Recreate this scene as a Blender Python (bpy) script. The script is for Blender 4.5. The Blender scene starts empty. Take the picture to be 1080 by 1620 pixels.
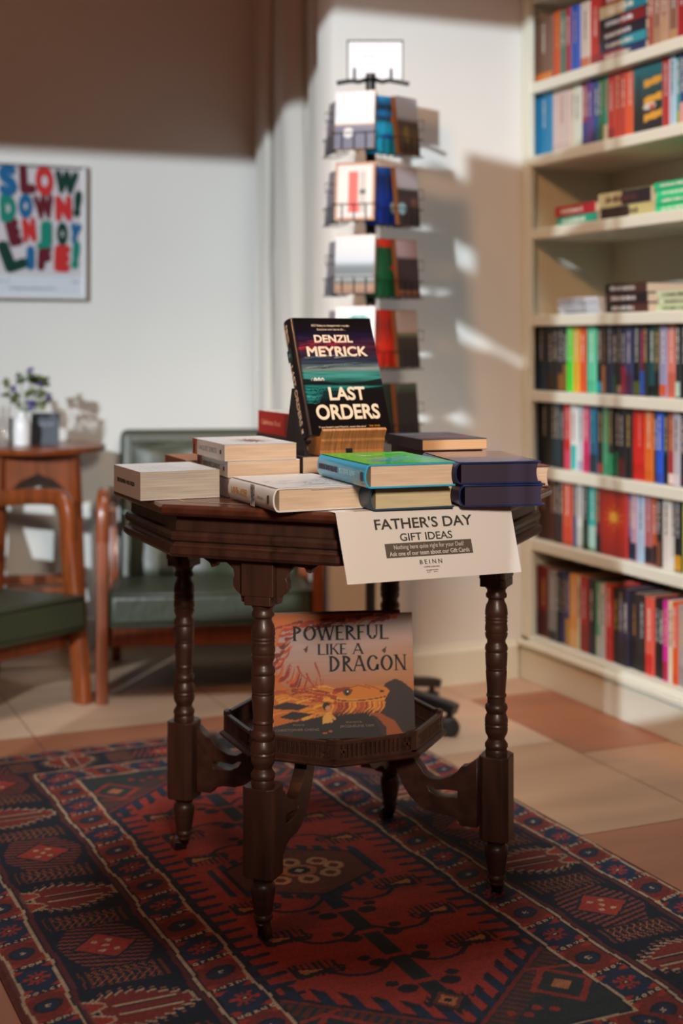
import bpy, bmesh, math, random
import numpy as np
from mathutils import Vector, Matrix
random.seed(7); RNG = np.random.default_rng(5)
SC = bpy.context.scene; COL = SC.collection
R = math.radians
CAM_YAW = -23.4
FOC = 2250.0; HOR = 540.0; EYE = 1.0
CA, SA = math.cos(R(CAM_YAW)), math.sin(R(CAM_YAW))

# ---------------------------------------------------------------- camera, sun, lights, exposure
cd = bpy.data.cameras.new('camera'); cam = bpy.data.objects.new('camera', cd); COL.objects.link(cam)
cam.location = (0, 0, EYE); cam.rotation_euler = (R(90), 0, R(CAM_YAW))
cd.sensor_fit = 'VERTICAL'; cd.sensor_height = 36; cd.lens = 50; cd.shift_y = -(810 - HOR) / 1620
cd.clip_start = 0.05
cd.dof.use_dof = True; cd.dof.focus_distance = 2.36; cd.dof.aperture_fstop = 2.3
SC.camera = cam
SC.view_settings.view_transform = 'Standard'; SC.view_settings.look = 'None'
SC.view_settings.exposure = 0.0; SC.view_settings.gamma = 1.0; SC.view_settings.use_curve_mapping = False
w = bpy.data.worlds.new('world'); SC.world = w; w.use_nodes = True
w.node_tree.nodes['Background'].inputs[0].default_value = (0.8, 0.8, 0.9, 1)
w.node_tree.nodes['Background'].inputs[1].default_value = 0.04

def light(name, kind, loc, energy, color, size=0.3, target=None, size_y=None, spot=None, blend=0.5):
    ld = bpy.data.lights.new(name, kind); o = bpy.data.objects.new(name, ld); COL.objects.link(o)
    o.location = loc; ld.energy = energy; ld.color = color
    if kind == 'AREA':
        ld.size = size
        if size_y: ld.shape = 'RECTANGLE'; ld.size_y = size_y
    elif kind == 'SUN': ld.angle = size
    else: ld.shadow_soft_size = size
    if spot: ld.spot_size = R(spot); ld.spot_blend = blend
    if target is not None:
        o.rotation_euler = (Vector(target) - Vector(loc)).to_track_quat('-Z', 'Y').to_euler()
    return o
SLX, SLZ = 0.83, -0.36                 # sun: sideways and downward run per metre into the room
light('sun', 'SUN', (-4, -4, 5), 2.75, (0.90, 1.0, 1.08), size=R(0.35), target=(-4 + SLX, -3, 5 + SLZ))
# daylight from the shop window, then added fill lights, cool overhead and warm
light('window_daylight', 'AREA', (-2.4, -1.1, 2.7), 5, (0.85, 0.93, 1.0), size=2.6, size_y=1.6, target=(1.2, 2.6, 0.5))
sk = light('overhead_fill', 'AREA', (1.2, 2.35, 3.85), 11, (0.90, 0.96, 1.0), size=0.9, size_y=0.9, target=(1.35, 2.9, 0.0)); sk.data.spread = R(62)  # added cool fill to brighten book tops and seats; no roof opening
light('bookcase_warm_fill', 'SPOT', (-0.1, 1.5, 2.7), 165, (1.0, 0.50, 0.21), size=0.12, target=(2.25, 3.25, 0.75), spot=50, blend=0.9)  # added warm fill for bookcase, pillar and floor; no fitting there
light('table_front_fill', 'SPOT', (0.25, -0.6, 1.75), 300, (1.0, 0.83, 0.68), size=0.2, target=(0.98, 2.3, 0.76), spot=26, blend=0.75)  # added fill that brightens the sign and page edges on the table
light('upper_wall_warm_fill', 'POINT', (-0.6, 1.6, 3.3), 42, (1.0, 0.34, 0.12), size=0.2)  # added warm fill to brown the shaded upper walls

# ---------------------------------------------------------------- coordinates: metres seen from the camera -> room
def C(X, d, z=0.0): return Vector((CA * X - SA * d, SA * X + CA * d, z))
def rot_a(a): return R(a + CAM_YAW)
def G(px, py, z=0.0):
    d = FOC * (EYE - z) / (py - HOR); return C((px - 540) * d / FOC, d, z)
def y_on_x(px, x):
    k = (px - 540) / FOC
    # point with room x on the ray k: x = CA*kd - SA*d
    d = x / (CA * k - SA); return SA * k * d + CA * d
def on_y(px, py, y):
    k = (px - 540) / FOC; d = y / (SA * k + CA)
    return (CA * k * d - SA * d, EYE + (HOR - py) * d / FOC)

# ---------------------------------------------------------------- materials
def lin(c):
    if isinstance(c, str):
        c = [int(c[i:i + 2], 16) / 255 for i in (0, 2, 4)]
    return tuple((v / 12.92 if v <= 0.04045 else ((v + 0.055) / 1.055) ** 2.4) for v in c)
MATS = {}
def mat(name, col, rough=0.6, metal=0.0, coat=0.0, bump=0.0, bscale=60, var=0.0, vscale=6.0, stretch=(1, 1, 1), spec=None, trans=0.0, sheen=0.0):
    if name in MATS: return MATS[name]
    m = bpy.data.materials.new(name); m.use_nodes = True; nt = m.node_tree; b = nt.nodes['Principled BSDF']
    c = lin(col) if isinstance(col, str) else tuple(col)
    b.inputs['Base Color'].default_value = (*c, 1); b.inputs['Roughness'].default_value = rough
    b.inputs['Metallic'].default_value = metal
    if coat: b.inputs['Coat Weight'].default_value = coat; b.inputs['Coat Roughness'].default_value = 0.15
    if spec is not None: b.inputs['Specular IOR Level'].default_value = spec
    if trans: b.inputs['Transmission Weight'].default_value = trans
    if sheen: b.inputs['Sheen Weight'].default_value = sheen
    if var or bump:
        tc = nt.nodes.new('ShaderNodeTexCoord'); mp = nt.nodes.new('ShaderNodeMapping'); mp.inputs['Scale'].default_value = stretch
        nt.links.new(tc.outputs['Object'], mp.inputs['Vector'])
    if var:
        n = nt.nodes.new('ShaderNodeTexNoise'); n.inputs['Scale'].default_value = vscale; n.inputs['Detail'].default_value = 6
        nt.links.new(mp.outputs[0], n.inputs['Vector'])
        r = nt.nodes.new('ShaderNodeValToRGB'); r.color_ramp.elements[0].position = 0.3; r.color_ramp.elements[1].position = 0.7
        r.color_ramp.elements[0].color = (*[v * (1 - var) for v in c], 1); r.color_ramp.elements[1].color = (*[min(1, v * (1 + var)) for v in c], 1)
        nt.links.new(n.outputs['Fac'], r.inputs['Fac']); nt.links.new(r.outputs[0], b.inputs['Base Color'])
    if bump:
        n2 = nt.nodes.new('ShaderNodeTexNoise'); n2.inputs['Scale'].default_value = bscale; n2.inputs['Detail'].default_value = 4
        nt.links.new(mp.outputs[0], n2.inputs['Vector'])
        bp = nt.nodes.new('ShaderNodeBump'); bp.inputs['Strength'].default_value = bump; bp.inputs['Distance'].default_value = 0.004
        nt.links.new(n2.outputs['Fac'], bp.inputs['Height']); nt.links.new(bp.outputs[0], b.inputs['Normal'])
    MATS[name] = m; return m
def hexmat(h, rough=0.45): return mat('colour_' + h, h, rough)
def attr_mat(name, rough=0.5, bump=0.0, coat=0.0, sheen=0.0):
    if name in MATS: return MATS[name]
    m = bpy.data.materials.new(name); m.use_nodes = True; nt = m.node_tree; b = nt.nodes['Principled BSDF']
    a = nt.nodes.new('ShaderNodeAttribute'); a.attribute_name = 'col'
    nt.links.new(a.outputs['Color'], b.inputs['Base Color']); b.inputs['Roughness'].default_value = rough
    b.inputs['Coat Weight'].default_value = coat; b.inputs['Sheen Weight'].default_value = sheen
    if bump:
        n2 = nt.nodes.new('ShaderNodeTexNoise'); n2.inputs['Scale'].default_value = 420; bp = nt.nodes.new('ShaderNodeBump')
        bp.inputs['Strength'].default_value = bump; bp.inputs['Distance'].default_value = 0.003
        tc = nt.nodes.new('ShaderNodeTexCoord'); nt.links.new(tc.outputs['Object'], n2.inputs['Vector'])
        nt.links.new(n2.outputs['Fac'], bp.inputs['Height']); nt.links.new(bp.outputs[0], b.inputs['Normal'])
    MATS[name] = m; return m

def pane_mat(name):
    m = bpy.data.materials.new(name); m.use_nodes = True; nt = m.node_tree; nt.nodes.remove(nt.nodes['Principled BSDF'])
    t = nt.nodes.new('ShaderNodeBsdfTransparent'); g = nt.nodes.new('ShaderNodeBsdfGlossy'); f = nt.nodes.new('ShaderNodeFresnel'); x = nt.nodes.new('ShaderNodeMixShader')
    g.inputs['Roughness'].default_value = 0.03; f.inputs['IOR'].default_value = 1.45
    nt.links.new(f.outputs[0], x.inputs[0]); nt.links.new(t.outputs[0], x.inputs[1]); nt.links.new(g.outputs[0], x.inputs[2])
    nt.links.new(x.outputs[0], nt.nodes['Material Output'].inputs['Surface']); return m
WALL = mat('wall_paint', (0.66, 0.66, 0.62), 0.85, var=0.03, vscale=1.5)
JOIN = mat('joinery_paint', (0.67, 0.68, 0.57), 0.5)
MAHOG = mat('dark_mahogany', (0.050, 0.020, 0.013), 0.42, var=0.45, vscale=14, stretch=(3, 3, 0.5), coat=0.08)
MAHOG2 = mat('tabletop_mahogany', (0.08, 0.024, 0.012), 0.30, var=0.4, vscale=10, stretch=(1, 6, 1), coat=0.3)
TEAK = mat('orange_teak', (0.20, 0.046, 0.010), 0.33, var=0.3, vscale=12, stretch=(4, 4, 0.6), coat=0.25)
LEATH = mat('green_leather', (0.030, 0.036, 0.017), 0.42, bump=0.35, bscale=35)
BLACKP = mat('black_plastic', (0.012, 0.012, 0.014), 0.4)
WIRE = mat('black_wire', (0.02, 0.022, 0.022), 0.4, metal=0.5)
PAGE = mat('book_pages', (0.66, 0.50, 0.36), 0.8, var=0.12, vscale=30, stretch=(0.4, 0.4, 12))
PAGEV = mat('book_pages_upright', (0.62, 0.47, 0.33), 0.8)
PAPER = mat('white_paper', (0.74, 0.70, 0.66), 0.6)
WHITEC = mat('white_card_cover', (0.74, 0.73, 0.72), 0.5)
BRASS = mat('brass', (0.35, 0.2, 0.06), 0.35, metal=1.0)

# ---------------------------------------------------------------- mesh helpers
class MB:
    def __init__(s): s.v = []; s.f = []
    def add(s, vs, fs):
        o = len(s.v); s.v += [tuple(v) for v in vs]; s.f += [tuple(i + o for i in f) for f in fs]; return s
    def box(s, x0, y0, z0, x1, y1, z1, M=None):
        vs = [Vector(p) for p in ((x0, y0, z0), (x1, y0, z0), (x1, y1, z0), (x0, y1, z0), (x0, y0, z1), (x1, y0, z1), (x1, y1, z1), (x0, y1, z1))]
        if M is not None: vs = [M @ v for v in vs]
        return s.add(vs, [(0, 3, 2, 1), (4, 5, 6, 7), (0, 1, 5, 4), (1, 2, 6, 5), (2, 3, 7, 6), (3, 0, 4, 7)])
    def prism(s, pts, lo, hi, M=None):          # polygon in XY extruded in Z
        n = len(pts); vs = [Vector((p[0], p[1], lo)) for p in pts] + [Vector((p[0], p[1], hi)) for p in pts]
        if M is not None: vs = [M @ v for v in vs]
        return s.add(vs, [tuple(range(n))[::-1], tuple(range(n, 2 * n))] + [(i, (i + 1) % n, n + (i + 1) % n, n + i) for i in range(n)])
    def lathe(s, prof, n=28, M=None, a0=0.0, cap=True):     # prof = [(z, r)]
        vs = []; fs = []
        for z, r in prof:
            for k in range(n):
                a = a0 + 2 * math.pi * k / n; vs.append(Vector((r * math.cos(a), r * math.sin(a), z)))
        for i in range(len(prof) - 1):
            for k in range(n):
                fs.append((i * n + k, i * n + (k + 1) % n, (i + 1) * n + (k + 1) % n, (i + 1) * n + k))
        if cap: fs += [tuple(range(n))[::-1], tuple((len(prof) - 1) * n + k for k in range(n))]
        if M is not None: vs = [M @ v for v in vs]
        return s.add(vs, fs)
    def sweep(s, pts, w, h=None, n=10, up=Vector((0, 0, 1)), M=None, rnd=True):   # tube or rounded bar along points
        pts = [Vector(p) for p in pts]; vs = []; fs = []
        h = h or w
        for i, p in enumerate(pts):
            t = (pts[min(i + 1, len(pts) - 1)] - pts[max(i - 1, 0)]).normalized()
            sx = t.cross(up)
            if sx.length < 1e-3: sx = t.cross(Vector((0, 1, 0)))
            sx.normalize(); sy = sx.cross(t)
            for k in range(n):
                a = 2 * math.pi * k / n; c, q = math.cos(a), math.sin(a)
                if not rnd:
                    e = 0.35; c = math.copysign(abs(c) ** e, c); q = math.copysign(abs(q) ** e, q)
                vs.append(p + sx * c * w / 2 + sy * q * h / 2)
        for i in range(len(pts) - 1):
            for k in range(n): fs.append((i * n + k, i * n + (k + 1) % n, (i + 1) * n + (k + 1) % n, (i + 1) * n + k))
        fs += [tuple(range(n))[::-1], tuple((len(pts) - 1) * n + k for k in range(n))]
        if M is not None: vs = [M @ v for v in vs]
        return s.add(vs, fs)
    def mesh(s, name, m, smooth=None):
        me = bpy.data.meshes.new(name); me.from_pydata(s.v, [], s.f); me.materials.append(m)
        bm = bmesh.new(); bm.from_mesh(me); bmesh.ops.recalc_face_normals(bm, faces=bm.faces); bm.to_mesh(me); bm.free()
        if smooth:
            me.polygons.foreach_set('use_smooth', [True] * len(me.polygons)); me.set_sharp_from_angle(angle=R(smooth))
        return me
    def build(s, name, m, parent=None, smooth=None, bevel=0.0, seg=2, M=None):
        o = bpy.data.objects.new(name, s.mesh(name, m, smooth)); COL.objects.link(o)
        if parent: o.parent = parent
        if M is not None: o.matrix_local = M
        if bevel:
            b = o.modifiers.new('bevel', 'BEVEL'); b.width = bevel; b.segments = seg; b.limit_method = 'ANGLE'; b.angle_limit = R(35)
        return o
def tag(o, label=None, cat=None, group=None, kind=None):
    if label: o['label'] = label
    if cat: o['category'] = cat
    if group: o['group'] = group
    if kind: o['kind'] = kind
    return o
def thing(name, label, cat, loc=(0, 0, 0), rz=0.0, group=None):
    o = bpy.data.objects.new(name, None); COL.objects.link(o); o.empty_display_size = 0.05
    o.location = loc; o.rotation_euler = (0, 0, rz); return tag(o, label, cat, group)
def spline(pts, n=8):
    pts = [Vector(p) for p in pts]; out = []
    for i in range(len(pts) - 1):
        p0, p1, p2, p3 = pts[max(i - 1, 0)], pts[i], pts[i + 1], pts[min(i + 2, len(pts) - 1)]
        for k in range(n):
            t = k / n; out.append(0.5 * ((2 * p1) + (-p0 + p2) * t + (2 * p0 - 5 * p1 + 4 * p2 - p3) * t * t + (-p0 + 3 * p1 - 3 * p2 + p3) * t ** 3))
    out.append(pts[-1]); return out
def frame(o, xd, yd):
    xd = Vector(xd).normalized(); yd = Vector(yd).normalized(); zd = xd.cross(yd).normalized()
    M = Matrix((xd, yd, zd)).transposed().to_4x4(); M.translation = Vector(o); return M

def text(name, s, size, m, parent, M, width=None, bold=0.0, align='CENTER', extrude=0.00015, spacing=1.0, shear=0.0, fat=0.0):
    cu = bpy.data.curves.new(name, 'FONT'); cu.body = s; cu.size = size; cu.align_x = align; cu.align_y = 'CENTER'
    cu.extrude = extrude; cu.offset = bold; cu.space_character = spacing; cu.resolution_u = 4; cu.shear = shear
    t = bpy.data.objects.new(name + '_tmp', cu); COL.objects.link(t)
    bpy.context.view_layer.update()
    me = bpy.data.meshes.new_from_object(t.evaluated_get(bpy.context.evaluated_depsgraph_get()))
    bpy.data.objects.remove(t); bpy.data.curves.remove(cu)
    me.materials.clear(); me.materials.append(m); me.name = name
    if fat:
        bm = bmesh.new()
        for k in range(9):
            q = me.copy(); r_ = 0 if k == 8 else fat
            q.transform(Matrix.Translation((r_ * math.cos(k * math.pi / 4), r_ * math.sin(k * math.pi / 4), k * 2e-6))); bm.from_mesh(q); bpy.data.meshes.remove(q)
        bm.to_mesh(me); bm.free()
    if width:
        xs = [v.co.x for v in me.vertices]; k = width / max(1e-6, max(xs) - min(xs)); me.transform(Matrix.Diagonal((k, 1, 1, 1)))
    o = bpy.data.objects.new(name, me); COL.objects.link(o)
    if parent: o.parent = parent
    o.matrix_local = M; return o

# painter: colours laid out on a small grid, put on a surface as a colour attribute
class Canvas:
    def __init__(s, w, h, nx, base):
        s.w, s.h = w, h; s.nx = nx; s.ny = max(2, int(nx * h / w)); s.a = np.zeros((s.ny, s.nx, 3)); s.a[:] = lin(base)
        s.X, s.Y = np.meshgrid((np.arange(s.nx) + .5) / s.nx * w, (np.arange(s.ny) + .5) / s.ny * h)
    def put(s, m, c, al=1.0):
        c = np.array(lin(c) if isinstance(c, str) else c); s.a[m] = s.a[m] * (1 - al) + c * al; return s
    def mpoly(s, pts, X=None, Y=None):
        X = s.X if X is None else X; Y = s.Y if Y is None else Y
        m = np.zeros(X.shape, bool); n = len(pts)
        for i in range(n):
            (x0, y0), (x1, y1) = pts[i], pts[(i + 1) % n]
            if y0 == y1: continue
            c = ((y0 > Y) != (y1 > Y)) & (X < (x1 - x0) * (Y - y0) / (y1 - y0) + x0); m ^= c
        return m
    def poly(s, pts, c, al=1.0): return s.put(s.mpoly(pts), c, al)
    def ell(s, cx, cy, rx, ry, c, al=1.0): return s.put(((s.X - cx) / rx) ** 2 + ((s.Y - cy) / ry) ** 2 < 1, c, al)
    def line(s, pts, wd, c, al=1.0, taper=False):
        n = len(pts) - 1
        for i in range(n):
            (x0, y0), (x1, y1) = pts[i], pts[i + 1]; dx, dy = x1 - x0, y1 - y0; L = dx * dx + dy * dy + 1e-12
            t = np.clip(((s.X - x0) * dx + (s.Y - y0) * dy) / L, 0, 1)
            d = np.hypot(s.X - x0 - t * dx, s.Y - y0 - t * dy)
            ww = wd / 2 * (1 - (i + t) / n * 0.9) if taper else wd / 2
            s.put(d < ww, c, al)
        return s
    def curve(s, pts, wd, c, taper=False, al=1.0):
        q = spline([(p[0], p[1], 0) for p in pts], 6); return s.line([(p.x, p.y) for p in q], wd, c, al, taper)
    def bands(s, lst):              # [(y, colour)] interpolated upwards, y in 0..1
        ys = [b[0] * s.h for b in lst]; cs = np.array([lin(b[1]) for b in lst])
        for k in range(3): s.a[..., k] = np.interp(s.Y, ys, cs[:, k])
        return s
    def noise(s, amt, fx=1, fy=1):
        ny, nx = max(2, int(s.ny / fy)), max(2, int(s.nx / fx)); g = RNG.random((ny, nx))
        yi = np.linspace(0, ny - 1, s.ny); xi = np.linspace(0, nx - 1, s.nx); y0 = yi.astype(int).clip(0, ny - 2); x0 = xi.astype(int).clip(0, nx - 2)
        fyy = (yi - y0)[:, None]; fxx = (xi - x0)[None]
        q = g[y0][:, x0] * (1 - fyy) * (1 - fxx) + g[y0 + 1][:, x0] * fyy * (1 - fxx) + g[y0][:, x0 + 1] * (1 - fyy) * fxx + g[y0 + 1][:, x0 + 1] * fyy * fxx
        s.a *= (1 + amt * (q - 0.5) * 2)[..., None]; return s
    def build(s, name, m, parent=None, M=None, zfun=None, thick=0.0):
        nx, ny = s.nx, s.ny; vx, vy = np.meshgrid(np.linspace(0, s.w, nx), np.linspace(0, s.h, ny))
        vz = zfun(vx, vy) if zfun else np.zeros_like(vx)
        co = np.stack([vx, vy, vz], -1).reshape(-1, 3)
        i = (np.arange(ny - 1)[:, None] * nx + np.arange(nx - 1)[None]).reshape(-1)
        fs = np.stack([i, i + 1, i + nx + 1, i + nx], -1)
        me = bpy.data.meshes.new(name); me.vertices.add(len(co)); me.vertices.foreach_set('co', co.ravel())
        me.loops.add(fs.size); me.loops.foreach_set('vertex_index', fs.ravel().astype(np.int32))
        me.polygons.add(len(fs)); me.polygons.foreach_set('loop_start', (np.arange(len(fs)) * 4).astype(np.int32))
        me.update(calc_edges=True)
        at = me.color_attributes.new('col', 'FLOAT_COLOR', 'POINT')
        at.data.foreach_set('color', np.concatenate([np.clip(s.a, 0, 1).reshape(-1, 3), np.ones((nx * ny, 1))], 1).ravel().astype(np.float32))
        me.materials.append(m); me.validate()
        o = bpy.data.objects.new(name, me); COL.objects.link(o)
        if parent: o.parent = parent
        if M is not None: o.matrix_local = M
        return o
# ================================================================ the room
YL, YC, XC, XB, XW = 4.58, 3.687, 1.566, 2.19, 2.50       # back wall, pillar wall, pillar corner, bookcase front, right wall
def wallbox(name, x0, y0, z0, x1, y1, z1, m=None):
    o = MB().box(x0, y0, z0, x1, y1, z1).build(name, m or WALL); return tag(o, kind='structure')
CEIL = 3.95
wallbox('wall_back', -4.7, YL, 0, 2.6, YL + 0.15, CEIL)
wallbox('wall_right', XW, -1.3, 0, XW + 0.15, YL, CEIL)
WARMW = mat('warm_bounce_tan', (.16, .075, .032), .8)  # unseen surfaces tinted tan to keep the bounced light warm and low
wallbox('wall_left', -4.85, -1.3, 0, -4.7, YL + .15, CEIL, WARMW)
wallbox('ceiling', -4.85, -1.35, CEIL, 2.65, YL + .15, CEIL + .1, WARMW)
tag(MB().prism([(XC + .015, YC), (XC, YC + .015), (XC, YC + .105), (XW, YC + .105), (XW, YC)], 0, CEIL).build('wall_pillar', WALL, smooth=60), kind='structure')
# front wall with the tall shop window the sun comes through; added unseen panels in it cut the sun to shape
b = MB()
b.box(-4.85, -1.32, 0, -4.4, -1.2, CEIL).box(-1.0, -1.32, 0, 2.65, -1.2, CEIL).box(-4.4, -1.32, 3.735, -1.0, -1.2, CEIL)
b.box(-4.4, -1.32, 0, -2.62, -1.2, 1.66).box(-2.62, -1.32, 0, -1.0, -1.2, 1.55)
tag(b.build('wall_front', WARMW), kind='structure')
def WP(px, py):                                  # back from the pillar wall to the window along the sun
    x, z = on_y(px, py, YC); return (x - SLX * (YC + 1.2), z - SLZ * (YC + 1.2))
Mw = Matrix(((1, 0, 0, 0), (0, 0, -1, -1.2), (0, 1, 0, 0), (0, 0, 0, 1)))
shade = [[(678, 262), (692, 264), (692, 700), (678, 700)],
         [(692, 260), (708, 270), (708, 380), (692, 364)],
         [(708, 270), (740, 290), (740, 243), (752, 245), (752, 398), (708, 378)],
         [(692, 520), (708, 530), (708, 640), (692, 628)],
         [(708, 412), (752, 434), (752, 528), (708, 502)],
         [(708, 530), (752, 550), (752, 672), (708, 636)],
         [(752, 245), (775, 251), (775, 541), (752, 528)], [(752, 550), (775, 558), (775, 690), (752, 672)],
         [(692, 645), (752, 700), (752, 760), (692, 760)], [(752, 690), (775, 705), (775, 760), (752, 760)],
         [(775, 251), (838, 265), (838, 578), (775, 543)], [(775, 551), (838, 586), (838, 760), (775, 760)]]
b = MB()
for pg in shade: b.prism([WP(*p) for p in pg], -0.006, 0.006, M=Mw)  # added blockers casting the stepped shadow on the pillar wall
xr = WP(838, 265)[0]
b.prism([(xr, WP(838, 265)[1]), (-1.725, WP(838, 265)[1] - 0.03), (-1.725, 1.55), (xr, 1.55)], -0.006, 0.006, M=Mw)
xl = WP(678, 262)[0]; zl = WP(678, 700)[1]
b.prism([(-2.60, 1.55), (xr + .02, 1.55), (xr + .02, zl + .05), (xl, zl + .05), (-2.44, 2.5), (-2.46, 2.3), (-2.6, 2.3)], -0.006, 0.006, M=Mw)
b.prism([(-1.73, 1.55), (-1.50, 1.55), (-1.50, 2.02), (-1.73, 2.02)], -0.006, 0.006, M=Mw)  # from here, more added panels keep sun off table, shelves and floor
for z0_, z1_ in ((2.80, 2.978), (3.045, 3.225)): b.prism([(-1.73, z0_), (-1.535, z0_), (-1.535, z1_), (-1.73, z1_)], -0.006, 0.006, M=Mw)
b.prism([(-3.24, 1.66), (-2.6, 1.66), (-2.6, 2.02), (-3.24, 2.02)], -0.006, 0.006, M=Mw)
b.box(-1.524, -1.21, 1.5, -1.512, -1.19, 3.72).box(-1.476, -1.21, 1.5, -1.460, -1.19, 3.72)
tag(b.build('sun_blockers_and_mullions', JOIN), kind='structure')  # holds the added sun blockers together with the mullion bars

# floor of big sandstone slabs
def slab_mat(name, col):
    return mat(name, col, 0.5, var=0.16, vscale=3.0, stretch=(0.6, 2.5, 1), bump=0.08, bscale=20)
PALE = slab_mat('pale_floor_slab', (0.50, 0.335, 0.22)); REDD = slab_mat('reddish_floor_slab', (0.33, 0.13, 0.065)); MIDS = slab_mat('tan_floor_slab', (0.45, 0.25, 0.14))
me = bpy.data.meshes.new('floor'); vs = []; fs = []; mi = []
xcuts = [-4.85, -3.2, -2.2, -1.3, -.5, .1, .715, 1.25, 1.905, 2.65]
rows = {}
def slab(x0, y0, x1, y1, k):
    o = len(vs); g = 0.0012
    vs.extend([(x0 + g, y0 + g, 0), (x1 - g, y0 + g, 0), (x1 - g, y1 - g, 0), (x0 + g, y1 - g, 0)]); fs.append((o, o + 1, o + 2, o + 3)); mi.append(k)
ycs = {8: [-1.3, .4, 1.3, 2.45, 2.94, 3.50, 4.6], 7: [-1.3, .2, 1.2, 2.45, 3.05, 3.63, 4.6], 6: [-1.3, .2, 1.2, 2.36, 3.0, 3.61, 4.6], 5: [-1.3, 0.9, 2.0, 3.61, 4.6]}
ks = {8: [1, 1, 1, 2, 1, 0], 7: [1, 1, 1, 2, 0, 0], 6: [2, 0, 1, 2, 1, 0], 5: [0, 2, 1, 0]}
for i in range(len(xcuts) - 1):
    yc = ycs.get(i, [-1.3 + (i % 2) * 0.0, .1, .9, 1.8, 2.7, 3.63, 4.6]); kk = ks.get(i, [(i * 2 + j) % 3 for j in range(6)])
    if i == 4: kk = [0, 0, 2, 0, 0, 0]
    for j in range(len(yc) - 1): slab(xcuts[i], yc[j], xcuts[i + 1], yc[j + 1], kk[j % len(kk)])
me.from_pydata(vs, [], fs)
for m in (PALE, REDD, MIDS): me.materials.append(m)
me.polygons.foreach_set('material_index', mi)
tag(bpy.data.objects.new('floor', me), kind='structure'); COL.objects.link(bpy.data.objects['floor'])
wallbox('trim_1', -4.85, -1.35, -0.03, 2.65, YL + .15, -0.0015, mat('floor_joint', (0.12, 0.08, 0.06), 0.9))
bpy.data.objects['trim_1'].name = 'floor_bed'

def baseboard(name, pts, th=0.018, h=0.115):
    b = MB(); 
    for (x0, y0), (x1, y1) in zip(pts[:-1], pts[1:]):
        d = Vector((x1 - x0, y1 - y0, 0)); L = d.length; d.normalize()
        M = frame((x0, y0, 0), d, (0, 0, 1))       # local x along wall, y up, z outward
        prof = [(0, 0), (th, 0), (th, h - .02), (th * .55, h - .01), (th * .45, h), (0, h)]
        vs = [M @ Vector((t, q, p)) for t in (0, L) for p, q in prof]; n = len(prof)
        b.add(vs, [tuple(range(n)), tuple(range(n, 2 * n))[::-1]] + [(i, (i + 1) % n, n + (i + 1) % n, n + i) for i in range(n)])
    return tag(b.build(name, JOIN), kind='structure')
baseboard('baseboard_back', [(-4.7, YL), (XW, YL)])
baseboard('baseboard_pillar', [(XC - .0, YC), (XB - .03, YC)])
baseboard('baseboard_return', [(XC, YC + .105), (XC, YC - .018)])

# curtain gathered beside the pillar
cp = [(405, 4.76), (411, 4.74), (417, 4.66), (426, 4.635), (434, 4.66), (439, 4.58), (446, 4.50), (460, 4.46), (476, 4.455), (487, 4.47), (490, 4.40), (494, 4.32), (500, 4.28), (505, 4.285), (508, 4.36)]
pts = spline([C((px - 540) * (d + .05) / FOC, d + .05) for px, d in cp], 8)
b = MB(); zz = [0.03 + 3.7 * i / 24 for i in range(25)]; n = len(pts)
vs = [(p.x + 0.004 * math.sin(z * 5 + i * .4), p.y, z) for z in zz for i, p in enumerate(pts)]
b.add(vs, [(j * n + i, j * n + i + 1, (j + 1) * n + i + 1, (j + 1) * n + i) for j in range(24) for i in range(n - 1)])
o = b.build('curtain', mat('curtain_cloth', (0.52, 0.51, 0.46), 0.9, sheen=0.2), smooth=80)
o.modifiers.new('thickness', 'SOLIDIFY').thickness = 0.004
tag(o, 'pale grey curtain hanging in deep folds beside the white pillar', 'curtain')

# ================================================================ bookcase
SHZ = [1.763, 1.547, 1.332, 1.077, 0.855, 0.632, 0.415]; BASEZ = 0.127; TH = 0.032
bc = thing('bookcase', 'tall built-in cream bookcase on the right wall, filled with books', 'bookcase', (0, 0, 0))
Y0, Y1 = 2.0, YC - 0.004
MB().box(XB, Y1 - .022, 0.1, XW - .004, Y1, 2.3).build('side_panel', JOIN, bc, bevel=.002)
MB().box(XB, Y0, 0.1, XW - .004, Y0 + .022, 2.3).build('side_panel', JOIN, bc, bevel=.002)
MB().box(XW - .016, Y0, 0.1, XW - .004, Y1, 2.3).build('back_panel', JOIN, bc)
MB().box(XB - .012, Y1 - .045, 0.1, XB + .008, Y1, 2.3).build('face_stile', JOIN, bc, bevel=.003)
MB().box(XB - .012, Y0, 2.26, XB + .008, Y1, 2.36).build('face_rail', JOIN, bc, bevel=.003)
MB().box(XB, Y0, 2.0, XW - .016, Y1 - .02, 2.03).build('shelf', JOIN, bc, bevel=.003)
for z in SHZ: MB().box(XB - .004, Y0 + .02, z - TH, XW - .016, Y1 - .02, z).build('shelf', JOIN, bc, bevel=.003)
MB().box(XB - .012, Y0, BASEZ - .02, XW - .016, Y1, BASEZ).build('base_shelf', JOIN, bc, bevel=.003)
MB().box(XB - .024, Y0, 0.0, XB + .01, Y1, .088).box(XB - .018, Y0, .088, XB + .01, Y1, .1).box(XB - .034, Y0, .1, XB + .01, Y1, .115).build('plinth', JOIN, bc, bevel=.003)

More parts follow.
